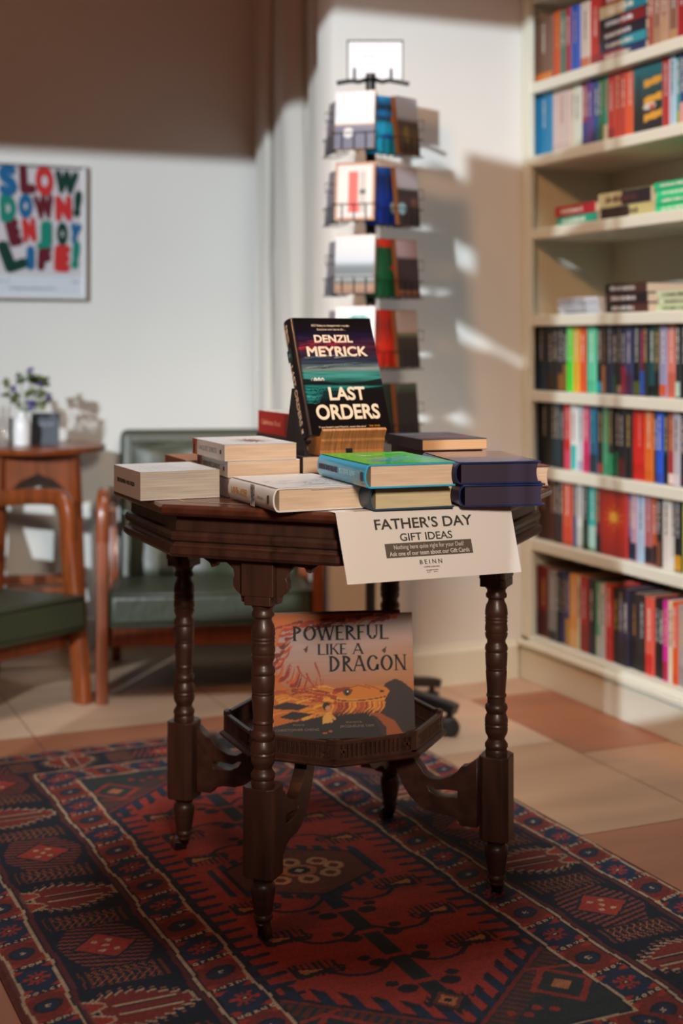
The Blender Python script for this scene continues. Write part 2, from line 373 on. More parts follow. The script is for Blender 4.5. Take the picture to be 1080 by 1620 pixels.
BOOK_MESH = {}
def shelf_book(x, y, z, t, h, dp, cols, label, group, lying=False, L=0.2, face=False, pages_out=False):
    """upright book, spine towards -x; y is the far side, runs t towards the camera"""
    o = thing('book', label, 'book', (x, y - t, z), 0, group)
    c = 0.0022
    b = MB(); b.box(0, 0, 0, dp, c, h).box(0, t - c, 0, dp, t, h).box(0, c, 0, 0.003, t - c, h)
    cv = b.build('cover', hexmat(cols[0]), o, bevel=.0008, seg=1)
    MB().box(.003, c, .003, dp - .003, t - c, h - .003).build('pages', PAGEV, o)
    if len(cols) > 1 and t > .006:
        b = MB(); f = random.uniform(.12, .4) if not face else .5
        b.box(-.0006, c * .5, h * .02, 0, t - c * .5, h * f).build('spine_panel', hexmat(cols[1]), o)
    if t > .011 and not face:
        b = MB(); zc = h * .45; lw = min(.006, t * .38); zz = zc; top = h * random.uniform(.82, .93)
        while zz < top:
            q = random.uniform(.0025, .005); b.box(-.0009, t / 2 - lw * .5, zz, -.0002, t / 2 + lw * random.uniform(.3, .5), zz + q)
            zz += q + random.choice([.0015, .0015, .0015, .005])
        lc = cols[2] if len(cols) > 2 else random.choice(['d8d2c4', 'c9a860', 'c8c8cc', 'e0dcd0'] if sum(lin(cols[0])) < 1.1 else ['2a2420', '402018', '1e2838'])
        b.build('spine_lettering', hexmat(lc), o)
    return o

# each shelf from the stile towards the camera: end pixel on the shelf front, colours, name
def book_label(names, i, where, first='at the left end'):
    if i == 0: return f"{names[0]} book {first} of the {where}" if first == 'at the left end' else f"{names[0]} book {first}, {where}"
    full = f"{names[i]} book between the {names[i - 1]} and {names[i + 1]} books, {where}" if i + 1 < len(names) else ''
    if full and len(full.replace('-', ' ').split()) <= 16: return full
    return f"{names[i]} book just right of the {names[i - 1]} one, {where}"
def row(z, hh, group, where, items, inset=0.02):
    n = len(items); names = [i[2] for i in items]; prev = Y1 - .0245
    for i, it in enumerate(items):
        px, cols, nm = it[:3]; y = y_on_x(px, XB); t = prev - y
        h = hh * random.uniform(.955, 1.0); ins = inset + random.uniform(0, .008)
        wd = 'thick' if t > .034 else ('slim' if t < .017 else 'medium')
        lab = book_label(names, i, where)
        face = len(it) > 3
        shelf_book(XB + ins, prev - .0004, z + .0005, t - .0008, h, .132 + random.uniform(-.006, .012), cols, lab, group, face=face)
        if face: it[3](XB + ins - .0008, prev, t, z, h)
        prev = y
def px5(v): return 830 + v / 4.32
def px7(v): return 830 + v / 3.376
LAST = [None]
_sb = shelf_book
def shelf_book(*a, **k):
    o = _sb(*a, **k); LAST[0] = o; return o
def face_art(kind):
    def f(x, y, t, z, h):
        c = Canvas(t * .97, h * .97, 34, 'b83224')
        if kind == 'sun':
            c.bands([(0, '8e1c1a'), (.5, 'c8301e'), (1, 'a83020')])
            for a in range(0, 360, 36):
                q = R(a + 18); c.line([(t * .5, h * .52), (t * .5 + math.cos(q) * t * .4, h * .52 + math.sin(q) * h * .18)], t * .08, 'dd8a28', taper=True)
            c.ell(t * .5, h * .52, t * .16, h * .07, 'e8b040')
        else:
            c.bands([(0, '140f14'), (.3, '1c120e'), (.6, '163a3c'), (1, '0f6a78')])
            for k in range(3): c.poly([(t * .38, h * (.15 + .24 * k)), (t * .95, h * (.19 + .24 * k)), (t * .95, h * (.29 + .24 * k)), (t * .38, h * (.25 + .24 * k))], 'd29a28')
            c.ell(t * .55, h * .36, t * .2, h * .05, 'c9c4ba'); c.ell(t * .62, h * .35, t * .08, h * .03, 'b83224')
            c.line([(t * .2, 0), (t * .2, h * .8)], t * .08, '0a0c0c')
        # local frame: x runs towards the camera (-y), y up
        c.build('cover_picture', attr_mat('printed_cover', .4), LAST[0], M=frame((-.0012, t * .985, h * .015), (0, -1, 0), (0, 0, 1)))
    return f
S1 = 'top shelf'; S2 = 'second shelf down'
row(SHZ[0], .196, 'picture books on the top shelf', S1, [
 (px5(145), ['6e5040', 'c8742c'], 'brown and orange'), (px5(197), ['c24a18'], 'burnt orange'), (px5(232), ['1c6e5c'], 'teal green'),
 (px5(272), ['8c2630'], 'maroon'), (px5(325), ['1a4aa8'], 'royal blue'), (px5(388), ['c4b8a8', 'b86a48'], 'cream and terracotta'), (px5(460), ['b02a22', '902018'], 'deep red')])
def pile(y0, L, z, items, group, where, depth=.15, x=XB + .02, jit=.006):
    """books lying flat, spines towards -x; y0 far end of the spines; items bottom to top"""
    n = len(items)
    for i, (t, cols, nm) in enumerate(items):
        j = random.uniform(-jit, jit)
        pos = 'at the bottom' if i == 0 else ('on top' if i == n - 1 else 'resting on the ' + items[i - 1][2] + ' one')
        o = thing('book', f"{nm} book {pos} of {where}" if i in (0, n - 1) else f"{nm} book on the {items[i - 1][2]} one, {where}", 'book', (x + random.uniform(0, jit), y0 - L + j, z), 0, group)
        c = .0018
        MB().box(0, 0, 0, depth, L, c).box(0, 0, t - c, depth, L, t).box(0, 0, c, .0025, L, t - c).build('cover', hexmat(cols[0]), o, bevel=.0006, seg=1)
        MB().box(.0025, .003, c, depth - .003, L - .003, t - c).build('pages', PAGEV, o)
        if len(cols) > 1: MB().box(-.0007, L * (.02 if i % 2 else .45), c * .5, 0, L * (.55 if i % 2 else .98), t - c * .5).build('spine_panel', hexmat(cols[1]), o)
        b = MB(); yy = L * .85
        while yy > L * .3:
            q = random.uniform(.003, .006); b.box(-.0011, yy - q, t * .3, -.0003, yy, t * random.uniform(.6, .72)); yy -= q + random.choice([.002, .002, .006])
        b.build('spine_lettering', hexmat(cols[2] if len(cols) > 2 else ('d8d2c4' if sum(lin(cols[0])) < 1.1 else '4a3a30')), o)
        z += t + .0004
ya = y_on_x(px5(462), XB); yb = y_on_x(px5(785), XB)
pile(ya, ya - yb - .001, SHZ[0], [(.03, ['1c2c5c', '8c2a38'], 'navy'), (.027, ['2a3050', '2a90a0'], 'slate blue'), (.03, ['1c1c2a', '3c2018', 'e0e0e4'], 'black'), (.032, ['1a1420', '7a1c22', 'd8dce0'], 'black and red'), (.034, ['1c7a8c', 'c8b890'], 'turquoise and cream'), (.03, ['a02020'], 'crimson')],
     'pile of picture books on the top shelf', 'the flat pile, top shelf')
def row_from(px0, z, hh, group, where, items, first):
    n = len(items); names = [i[2] for i in items]; prev = y_on_x(px0, XB)
    for i, it in enumerate(items):
        px, cols, nm = it[:3]; y = y_on_x(px, XB); t = prev - y
        shelf_book(XB + .02 + random.uniform(0, .006), prev - .0004, z + .0005, t - .0008, hh * random.uniform(.96, 1), .135, cols, book_label(names, i, where, first), group)
        prev = y
row_from(px5(786), SHZ[0], .196, 'picture books on the top shelf', S1, [
 (px5(830), ['9a4a3a'], 'brick red'), (px5(880), ['8c6450', 'a07c60'], 'dusty brown'), (px5(930), ['9c7460', 'b08c70'], 'pinkish tan'), (px5(985), ['7e5a46', 'a8845c'], 'grey brown'),
 (px5(1048), ['981c20'], 'scarlet'), (px5(1085), ['84161c'], 'wine red'), (px5(1140), ['303a50'], 'slate')], 'just right of the flat pile')
row(SHZ[1], .188, 'picture books on the second shelf', S2, [
 (px5(142), ['1c78a8'], 'sky blue'), (px5(265), ['c2b2ac', 'b8a8a0', 'a85848'], 'pale floral'), (px5(283), ['b8ac88'], 'beige'), (px5(335), ['c4ccc0'], 'off-white'),
 (px5(375), ['8c1c3c', '2a2c70'], 'crimson and navy'), (px5(412), ['4c2878'], 'purple'), (px5(452), ['164a80'], 'marine blue'), (px5(475), ['1a6c3c'], 'leaf green'),
 (px5(512), ['28a08c', 'c8c4a8'], 'aqua and cream'), (px5(560), ['b8281c', '8a1c14'], 'bright red'), (px5(600), ['c43a1c'], 'vermilion'), (px5(640), ['b43418'], 'rust red'), (px5(685), ['cc5016'], 'orange'),
 (px5(888), ['141418'], 'dark face-out', face_art('dark')), (px5(935), ['a42424'], 'cherry red'), (px5(975), ['9cb8cc'], 'pale blue'), (px5(1002), ['1c8c84', '8aa040'], 'sea green'),
 (px5(1045), ['1c3878', 'd09090'], 'navy and pink'), (px5(1085), ['163460', 'b89a40'], 'deep blue'), (px5(1140), ['206080'], 'petrol')])
GP = 'flat piles on the two open shelves'
def pile_px(pxa, pxb, z, items, where, depth=.15): pile(y_on_x(pxa, XB + .02), y_on_x(pxa, XB + .02) - y_on_x(pxb, XB + .02), z, items, GP, where, depth)
pile_px(878, 941, SHZ[2], [(.027, ['1c9c80'], 'jade green'), (.03, ['b8202c', 'a01c28'], 'red')], 'the left pile, upper open shelf')
pile_px(945, 1030, SHZ[2], [(.034, ['b8b078', '2a1c20', '3a2018'], 'cream and black'), (.04, ['c0b888', '221820', '5a2820'], 'pale cream and black')], 'the middle pile, upper open shelf', .19)
pile_px(1034, 1110, SHZ[2], [(.02, ['24c884'], 'mint green'), (.019, ['20b87a'], 'emerald'), (.02, ['2ad08c'], 'bright mint'), (.018, ['1cb478'], 'sea-green')], 'the green pile, upper open shelf')
pile_px(881, 946, SHZ[3], [(.011, ['b4bcc8'], 'pale grey'), (.011, ['c0c8d0'], 'white'), (.012, ['b8c0cc'], 'light grey'), (.012, ['c8ccd4'], 'ice white')], 'the white pile, lower open shelf')
pile_px(956, 1022, SHZ[3], [(.026, ['4a2620', '1a1418', 'c8c4c0'], 'dark brown'), (.026, ['3e2420', '1a1418', 'c8c4c0'], 'chocolate brown'), (.027, ['442820', '1a1418', 'c8c4c0'], 'black-brown')], 'the dark pile, lower open shelf', .2)
pile_px(1036, 1110, SHZ[3], [(.017, ['b8c8a0'], 'pale green'), (.017, ['c0ccaa'], 'greenish cream'), (.018, ['bccaa4'], 'light sage')], 'the pale green pile, lower open shelf')
row(SHZ[4], .203, 'crime novels on the third full shelf', 'fourth shelf up', [
 (px5(112), ['16202c', '1a2c40'], 'blue-black'), (px5(150), ['1c2836', '301c18'], 'slate and brown'), (px5(182), ['141820', '28201c'], 'charcoal'), (px5(212), ['201614', '8a5a1c'], 'dark brown'), (px5(241), ['1c1c28', '7c5c20'], 'inky'),
 (px5(281), ['34cc34'], 'neon green'), (px5(323), ['d0a428'], 'golden yellow'), (px5(365), ['d4501c'], 'bright orange'), (px5(380), ['1a1c1c'], 'thin black'), (px5(436), ['5cc49c', '4cb48c', 'e8f4ec'], 'mint'),
 (px5(474), ['101820', '1a8ca0'], 'black and cyan'), (px5(500), ['1c1a1c', 'a06838', 'b07c48'], 'brown-lettered black'), (px5(545), ['182440'], 'midnight blue'), (px5(572), ['141418', '1c4424'], 'black-green'), (px5(604), ['241c24', '9a7c70'], 'plum black'),
 (px5(640), ['1e2038', '801c34'], 'indigo'), (px5(684), ['2c2c54', '3c1838'], 'dusky purple'), (px5(730), ['0e0e12', '4a541c', 'd0d4d8'], 'white-lettered black'), (px5(768), ['541c30', '1c48a0', 'c83c70'], 'magenta and blue'), (px5(792), ['0e0e10'], 'jet black'),
 (px5(832), ['10484c', '101418'], 'dark teal'), (px5(870), ['3a3c14', '101012'], 'olive black'), (px5(916), ['8c8cac', 'c4502c'], 'lavender and orange'), (px5(970), ['cc7464', 'b85c48'], 'salmon'), (px5(1004), ['16141a', 'a4c4b4'], 'black and pale green'),
 (px5(1052), ['100e12', '1c1418', 'b8bcc0'], 'silver-lettered black'), (px5(1085), ['8c2064', '181420'], 'magenta'), (px5(1140), ['18222c'], 'steel black')])
row(SHZ[5], .201, 'crime novels on the fourth full shelf', 'third shelf up', [
 (px5(128), ['120f14'], 'soot black'), (px5(160), ['14202a', '0e3038'], 'teal-black'), (px5(196), ['143c48', '10283c'], 'deep teal'), (px5(226), ['141014', '1c1014'], 'plain black'), (px5(270), ['c01c1c', 'cc3c60'], 'pillar-box red'), (px5(312), ['d4d8d4', '28b8b4'], 'white and turquoise'),
 (px5(345), ['b8c8cc', '9a90b0'], 'pale ice'), (px5(391), ['c42464', 'b81c54'], 'hot pink'), (px5(444), ['1a5878', '142c3c', '28b4c4'], 'ocean blue'), (px5(478), ['181218', 'a03018'], 'black and rust'), (px5(522), ['50b890', '3ca07c'], 'spearmint'), (px5(558), ['14181a', '209464'], 'black and green'),
 (px5(590), ['16141c', '1c7c58'], 'green-footed black'), (px5(640), ['101018', '54141c', 'd8dce0'], 'white-titled black'), (px5(682), ['0c0c10'], 'pitch black'), (px5(770), ['c8241a', 'b81c14', 'e08878'], 'thick red'), (px5(822), ['d0681c', 'c45c18'], 'amber orange'), (px5(850), ['241c10'], 'umber'),
 (px5(892), ['1c50c8', '2444a0'], 'cobalt blue'), (px5(928), ['103840', '121820'], 'bottle green'), (px5(968), ['a02828', 'dcc8c0'], 'red and blush'), (px5(1010), ['b0acb4', 'c4c0c4'], 'pale grey'), (px5(1046), ['201824', '3c1828'], 'aubergine'), (px5(1085), ['d8d0b8', 'c09820'], 'cream and mustard'), (px5(1140), ['502018'], 'oxblood')])
row(SHZ[6], .199, 'novels on the fifth full shelf', 'second shelf up', [
 (px7(90), ['402018'], 'walnut brown'), (px7(118), ['501c18'], 'rust brown'), (px7(142), ['281c1c'], 'sooty'), (px7(166), ['1c181c'], 'near-black'), (px7(215), ['c04c2c', 'b83c24'], 'tomato orange'), (px7(240), ['344868'], 'denim blue'), (px7(270), ['c8ccc8', 'b0b4b0'], 'white'), (px7(300), ['142c20', '1c3c24'], 'forest green'),
 (px7(340), ['20a8a0', '9cc4b8'], 'turquoise'), (px7(370), ['6c1c2c', '1c1418'], 'burgundy'), (px7(505), ['b82c1e'], 'red face-out', face_art('sun')), (px7(530), ['5c5080', '181c3c'], 'violet'), (px7(560), ['b08ca0', '1c2038'], 'mauve'), (px7(596), ['a8c0d8', '9cb8d0'], 'powder blue'), (px7(640), ['a85c60', '201c28'], 'rose and black'), (px7(665), ['b04c20', '241820'], 'flame'),
 (px7(690), ['221816', '70402c'], 'bitter brown'), (px7(728), ['d0ccc4'], 'chalk white'), (px7(760), ['c4c0b8', 'd4d0c8'], 'ivory'), (px7(797), ['141820', 'c08c1c'], 'black and gold'), (px7(832), ['b4bc18', 'a4ac14'], 'lime yellow'), (px7(848), ['3c2818'], 'brown'), (px7(890), ['202830'], 'dark slate')])
row(BASEZ, .212, 'novels on the bottom shelf', 'bottom shelf', [
 (px7(93), ['6c1c1c', '48181c'], 'dark red'), (px7(136), ['7c8084', '20201c', 'd0d0cc'], 'grey'), (px7(152), ['101c1c'], 'slender black'), (px7(174), ['282c58', '28307c'], 'dark blue'), (px7(196), ['2c3474', 'b8901c'], 'blue and yellow'), (px7(241), ['d89c4c', 'dcb474'], 'apricot'), (px7(258), ['c4ccb8'], 'pale cream'), (px7(300), ['ac2424', '8c1c20'], 'brick-red'), (px7(336), ['201820', '2c2030'], 'smoky black'),
 (px7(369), ['5cb094', 'b0ccc0'], 'pale mint'), (px7(395), ['c8ccd4', 'c0c4d0'], 'silver white'), (px7(429), ['c43430', 'b02018', 'e4dcd8'], 'red and white'), (px7(460), ['1c1818', '1c1814', 'c8a41c'], 'yellow-lettered black'), (px7(487), ['302038', '201828'], 'dark violet'), (px7(516), ['281c34', '181420'], 'blackcurrant'), (px7(560), ['201c24', '181418', 'a87838'], 'ebony'), (px7(605), ['2c2024', '1c181c'], 'brown-black'),
 (px7(646), ['d05444', 'c02820'], 'coral red'), (px7(672), ['100e12', '1a1416', 'b0b4b8'], 'grey-titled black'), (px7(700), ['141216'], 'onyx black'), (px7(726), ['c41c8c', 'a81c3c'], 'fuchsia'), (px7(750), ['ccc8a0', 'd0ccb0'], 'parchment'), (px7(776), ['cc4c1c', 'c43c18'], 'tangerine'), (px7(815), ['9c9898', '8c8888'], 'stone grey'), (px7(850), ['14201c', '187884'], 'black and teal'), (px7(890), ['28241c'], 'peat brown')])
# ================================================================ rug
def make_rug():
    W, L = 1.19, 1.95; c = Canvas(W, L, 372, '0f1824')
    RED, DRED, NAVY, CREAM, BRN, DK = (.27, .028, .016), (.15, .02, .014), (.012, .022, .045), (.42, .29, .17), (.11, .028, .016), (.012, .014, .018)
    ORG = (.40, .14, .05)
    X, Y = c.X, c.Y
    wob = 0.0025 * np.sin(Y * 23) + .0015 * np.sin(Y * 61 + X * 9)
    dx = np.minimum(X, W - X) + wob; dy = np.minimum(Y, L - Y) * 1.0 + 0.0015 * np.sin(X * 40)
    # end distances squeezed so both ends carry the same bands as the sides
    dyy = np.interp(dy, [0, .016, .062, .18, .256, 1], [0, .016, .082, .275, .355, 1.1])
    D = np.minimum(dx, dyy)
    side = dx <= dyy
    along = np.where(side, Y, X)             # runs along the border
    left = np.where(side, X < W / 2, Y < L / 2)
    band = lambda a, b: (D >= a) & (D < b)
    c.put(D < .016, BRN)
    # guards with cells parted by slanted cream beads
    for (a, b) in ((.016, .082), (.282, .355)):
        m = band(a, b); u = (D - a) / (b - a); cell = .098
        sl = along + np.where(left, -1, 1) * (u - .5) * .022 * np.where(side, 1, -1)
        q = (sl / cell) % 1.0; k = np.floor(sl / cell).astype(int)
        col = np.where((k % 2 == 0)[..., None], np.array(DRED), np.array(NAVY)); c.a[m] = col[m]
        c.put(m & (q > .9), DK)
        bead = m & (q > .92) & (((u * 5) % 1) > .25) & (((u * 5) % 1) < .85); c.put(bead, CREAM)
        c.put(m & (q > .945) & (q < .975) & (((u * 5) % 1) > .42) & (((u * 5) % 1) < .68), DK)
        r = np.hypot((q - .45) * 1.9, (u - .5) * 1.1)
        ang = np.arctan2(u - .5, q - .45)
        c.put(m & (k % 2 == 0) & (r < .40), DK); c.put(m & (k % 2 == 0) & (r < .29), NAVY); c.put(m & (k % 2 == 0) & (r < .1) & (np.abs(np.sin(2 * ang)) > .5), CREAM)
        c.put(m & (k % 2 == 1) & (r < .30 + .09 * np.sign(np.sin(8 * ang))), RED); c.put(m & (k % 2 == 1) & (r < .12), DK); c.put(m & (k % 2 == 1) & (r < .06), CREAM)
        tri = m & (k % 2 == 1) & (np.abs(q - .45) * 1.6 + np.minimum(u, 1 - u) * 2 < .0)
        c.put(m & (np.abs(q - .45) > .30) & (np.minimum(u, 1 - u) < .30 - (np.abs(np.abs(q - .45) - .37)) * 3), RED)
    # main border motifs
    m = band(.088, .27); u = (D - .088) / .182; per = .46
    q = ((along + np.where(left, 0, .2)) / per) % 1.0
    P = (q - .25) * per; V = (u - .5) * .182          # local metres, along and across
    def palm(P, V, m):
        # feathered leaf pointing across the border, split tail
        w = .030 + .022 * np.cos((V + .02) * 26); edge = w + .012 * ((V * 62) % 1)
        body = m & (np.abs(P) < edge) & (V > -.07) & (V < .078)
        c.put(body, CREAM, .75); c.put(m & (np.abs(P) < edge - .006) & (V > -.066) & (V < .072), DRED)
        c.put(m & (np.abs(np.abs(P) - .014) < .0028) & (V > -.045) & (V < .055), CREAM, .8)
        c.put(m & (np.abs(np.abs(P) - .009) < .0022) & (V > -.04) & (V < .05), DK)
        tail = m & (V <= -.052) & (V > -.086) & (np.abs(np.abs(P) - .024) < .026 - np.abs(V + .086) * .55); c.put(tail, CREAM, .7)
        tail = m & (V <= -.056) & (V > -.082) & (np.abs(np.abs(P) - .024) < .019 - np.abs(V + .086) * .5); c.put(tail, RED)
        c.put(m & (np.abs(P) < edge + .009) & (np.abs(P) > edge + .004) & (V > -.06) & (V < .07) & (((V * 62) % 1) > .5), ORG, .5)
    palm(P, V, m & (np.abs(P) < .085))
    P2 = (q - .75) * per
    dm = np.abs(P2) / .050 + np.abs(V) / .052
    comb = m & (np.abs(P2) < .082) & (np.abs(V) < .072) & (((P2 + V * .3) * 68 % 1) > .5) & (np.abs(V) + np.abs(P2) * .5 < .085); c.put(comb, (.17, .035, .02))
    c.put(m & (dm < 1.12) & (np.abs(P2) < .085), DK); c.put(m & (dm < .98) & (np.abs(P2) < .085), RED)
    for (a, b_) in ((0, 0), (.018, .012), (-.018, .012), (.018, -.012), (-.018, -.012)):
        c.put(m & (np.hypot(P2 - a, V - b_) < .0055), CREAM, .85)
    P3 = np.minimum(np.abs(q - .5), np.minimum(np.abs(q), np.abs(q - 1))) * per
    c.put(m & (P3 < .030) & (((V * 75) % 1) > .55) & (np.abs(V) < .07), BRN); c.put(m & (P3 < .026) & (((V * 75 + P3 * 60) % 1) > .8) & (np.abs(V) < .055), ORG, .55)
    c.put(m & ((u < .05) | (u > .95)), (.10, .018, .014), .8)
    # cream lines
    for a in (.0165, .082, .2755, .355): c.put(band(a - .0028, a + .0028), CREAM, .9)
    c.put(band(.360, .372), DK)
    # field: hexagon with pointed ends, spandrels in the corners
    fx, fy = X - W / 2, Y - L / 2; ax, ay = np.abs(fx), np.abs(fy)
    fld = D > .362; hexa = (ay - (.665 - ax * .86)) ; inh = fld & (hexa < 0); spn = fld & (hexa >= 0)
    c.put(spn, (.018, .026, .026)); c.put(spn & (hexa < .010), DRED); c.put(spn & (hexa > .014) & (hexa < .06) & (((ax - ay) * 45 % 1) > .45), (.10, .025, .016))
    for sgx in (1, -1):
        for sgy in (1, -1):
            A, B_ = fx * sgx, fy * sgy
            g = spn & (np.abs(A - .185) + np.abs(B_ - .60) * .9 < .058); c.put(g, RED, .8); g = spn & (np.abs(A - .185) + np.abs(B_ - .60) * .9 < .044); c.put(g, (.018, .026, .026))
            g = spn & (np.abs(A - .185) + np.abs(B_ - .60) < .020); c.put(g, ORG, .8)
            for k in range(4): c.put(spn & (np.hypot(A - .13 + k * .022, B_ - .665 + (k % 2) * .014) < .008), RED, .85)
            c.put(spn & (np.abs(B_ - .545 - (A - .21) * .2) < .004) & (A > .16), RED, .8)
    c.put(inh, RED)
    # serrated edge of dark leaves pointing inwards
    ex = (W / 2 - .362) - ax; sv = (fy * 27) % 1.0
    c.put(inh & (ex < .010), DK); c.put(inh & (ex < .046) & (ay < .50) & (np.abs(sv - .45 - ex * 2.2) < .27 - ex * 3.2), NAVY); c.put(inh & (ex < .052) & (ex > .03) & (ay < .5) & (np.abs(sv - .62) < .10), DK)
    se = (ax * 27) % 1.0; eh = -hexa
    c.put(inh & (eh < .012), DK); c.put(inh & (eh < .058) & (np.abs(se - .5) < .25), NAVY); c.put(inh & (eh < .062) & (eh > .04) & (np.abs(se - .62) < .16), DK)
    # pole with medallions and hooked branches
    def dia(cx, cy, a, b, col, al=1.0, m=inh): c.put(m & (np.abs(fx - cx) / a + np.abs(fy - cy) / b < 1), col, al)
    def tdia(cx, cy, a, b, nteeth=9):
        r = np.abs(fx - cx) / a + np.abs(fy - cy) / b; t = ((fx - cx) * 90 % 1 > .45)
        c.put(inh & (r < 1.25) & (r >= .95) & t, DK); c.put(inh & (r < 1.0), DK); c.put(inh & (r < .72), BRN); c.put(inh & (r < .48), ORG, .8); c.put(inh & (r < .22), DK)
    c.put(inh & (np.abs(fx) < .015) & (ay < .56), (.012, .022, .024))
    for k in range(-5, 6):
        yk = k * .10
        if abs(k) < 1: continue
        c.put(inh & (np.abs(fy - yk) < .006) & (ax < .019), RED)
        for s in (1, -1):
            c.put(inh & (np.hypot((fx - s * .037), (fy - yk + .016) * 1.2) < .017), DK); c.put(inh & (np.hypot((fx - s * .052), (fy - yk - .008) * 1.3) < .012), DK)
    for (cy, sg) in ((.16, 1), (.30, 1), (.43, 1), (-.16, -1), (-.30, -1), (-.43, -1)):
        for s in (1, -1):
            q0 = [(s * .012, cy - .02 * sg), (s * .05, cy + .012 * sg), (s * .095, cy + .010 * sg), (s * .122, cy - .015 * sg)]
            qq = [(W / 2 + a, L / 2 + b_) for a, b_ in q0]; c.curve(qq, .009, DK)
            px_, py_ = W / 2 + s * .142, L / 2 + cy - .035 * sg
            tri = [(px_ - s * .045, py_ + .012 * sg), (px_ + s * .030, py_ + .028 * sg), (px_ + s * .036, py_ - .016 * sg)]
            c.poly(tri, DK); r = (X - px_) * s
            c.put(inh & (np.abs(r) < .045) & (np.abs(Y - py_) < .026) & (((X * 95) % 1) > .5) & (np.hypot((X - px_) / .05, (Y - py_) / .033) < 1), DK)
            c.poly([(px_ - s * .018, py_ + .006 * sg), (px_ + s * .022, py_ + .014 * sg), (px_ + s * .024, py_ - .006 * sg)], ORG)
            c.curve([(px_ - s * .02, py_ + .014 * sg), (px_ - s * .04, py_ + .022 * sg), (px_ - s * .048, py_ + .006 * sg), (px_ - s * .035, py_)], .006, DK)
    tdia(0, .575, .036, .042); tdia(0, -.575, .036, .042)
    # central medallion
    hexm = np.maximum(ax / .135, (ax * .55 + ay) / .13)
    c.put(inh & (hexm < 1.18) & (((fx * 34) % 1) > .42), NAVY); c.put(inh & (hexm < 1.0), DK); c.put(inh & (hexm < .93), BRN)
    for k in range(8):
        a = k * math.pi / 4; c.put(inh & (np.hypot(fx - .064 * math.cos(a) * 1.1, fy - .045 * math.sin(a)) < .020), (.42, .22, .10))
        c.put(inh & (np.hypot(fx - .064 * math.cos(a) * 1.1, fy - .045 * math.sin(a)) < .010), BRN)
    c.put(inh & (np.hypot(fx, fy * 1.2) < .034), ORG, .8); c.put(inh & (np.hypot(fx, fy * 1.2) < .022), DK); c.put(inh & (np.hypot(fx, fy * 1.2) < .008), CREAM)
    c.noise(.22, 1, 1); c.noise(.15, 30, 4)
    z = lambda x, y: 0.009 - .006 * (np.minimum(np.minimum(x, W - x), np.minimum(y, L - y)) < .004)
    M = Matrix.Translation((.985, 2.476, 0)) @ Matrix.Rotation(R(1.2), 4, 'Z') @ Matrix.Translation((-W / 2, -L / 2, 0))
    o = c.build('rug', attr_mat('rug_wool', .92, bump=.5), M=M, zfun=z)
    tag(o, 'red and navy patterned wool rug under the octagonal table', 'rug')
make_rug()
RUG = 0.009

# ================================================================ octagonal table
TC = C(-.015, 2.66, 0); TOP = 0.729
tb = thing('octagonal_table', 'dark carved octagonal wooden table on turned legs and casters, standing on the rug', 'table', TC)
A8 = math.pi / 8
def octo(prof, name, m, parent=tb, bevel=.0015, M=None): return MB().lathe(prof, 8, a0=A8, M=M).build(name, m, parent, bevel=bevel)
octo([(.708, .392), (.711, .404), (.716, .410), (.724, .410), (.729, .405)], 'tabletop', MAHOG2)
octo([(.640, .362), (.640, .386), (.646, .391), (.655, .391), (.658, .384), (.664, .380), (.668, .387), (.676, .389), (.682, .386), (.684, .378), (.708, .376)], 'apron', MAHOG, bevel=0)
r0, r1 = .362, .356
b = MB(); vs = []; 
for z in (TOP + .0004,):
    for k in range(8): a = A8 + k * math.pi / 4; vs += [(r0 * math.cos(a), r0 * math.sin(a), z), (r1 * math.cos(a), r1 * math.sin(a), z)]
b.add(vs, [(2 * k, 2 * ((k + 1) % 8), 2 * ((k + 1) % 8) + 1, 2 * k + 1) for k in range(8)]).build('inlay_line', mat('inlay', (.35, .22, .12), .35), tb)
LEG_R = .314
up_prof = [(.563, .0195), (.560, .0195), (.556, .0165), (.552, .0165), (.548, .019), (.543, .0185), (.540, .0145), (.536, .0145), (.528, .0185), (.520, .0200), (.512, .0205), (.509, .0190), (.506, .0205), (.503, .0190), (.500, .0205), (.497, .0190), (.492, .0200), (.484, .0205), (.480, .0185), (.478, .0205), (.472, .0195), (.466, .0165), (.461, .0165), (.457, .0195), (.452, .0205), (.448, .0200), (.446, .0185), (.443, .0200), (.430, .0195), (.420, .0190), (.418, .0178), (.416, .0190), (.413, .0178), (.411, .0190), (.400, .0185), (.385, .0172), (.371, .0165), (.369, .0180), (.366, .0180), (.364, .0162), (.354, .0160), (.350, .0195), (.344, .0205), (.340, .0185), (.336, .0170), (.332, .0185), (.326, .0205), (.320, .0208), (.317, .0198), (.314, .0210), (.311, .0198), (.308, .0206), (.300, .0195), (.294, .0160), (.290, .0148), (.286, .0170), (.281, .0205), (.276, .0205), (.272, .0185), (.268, .0200), (.262, .0195)]
lo_prof = [(.112, .0175), (.108, .0195), (.104, .0165), (.101, .0165), (.098, .0195), (.092, .0205), (.086, .0205), (.083, .0195), (.080, .0200), (.077, .0185), (.073, .0185), (.060, .0165), (.048, .0145), (.045, .0165), (.041, .0165), (.039, .0140), (.035, .0130), (.033, .0150), (.030, .0135), (.028, .0090)]
def prism_z(pts, lo, hi): return MB().prism(pts, lo, hi)
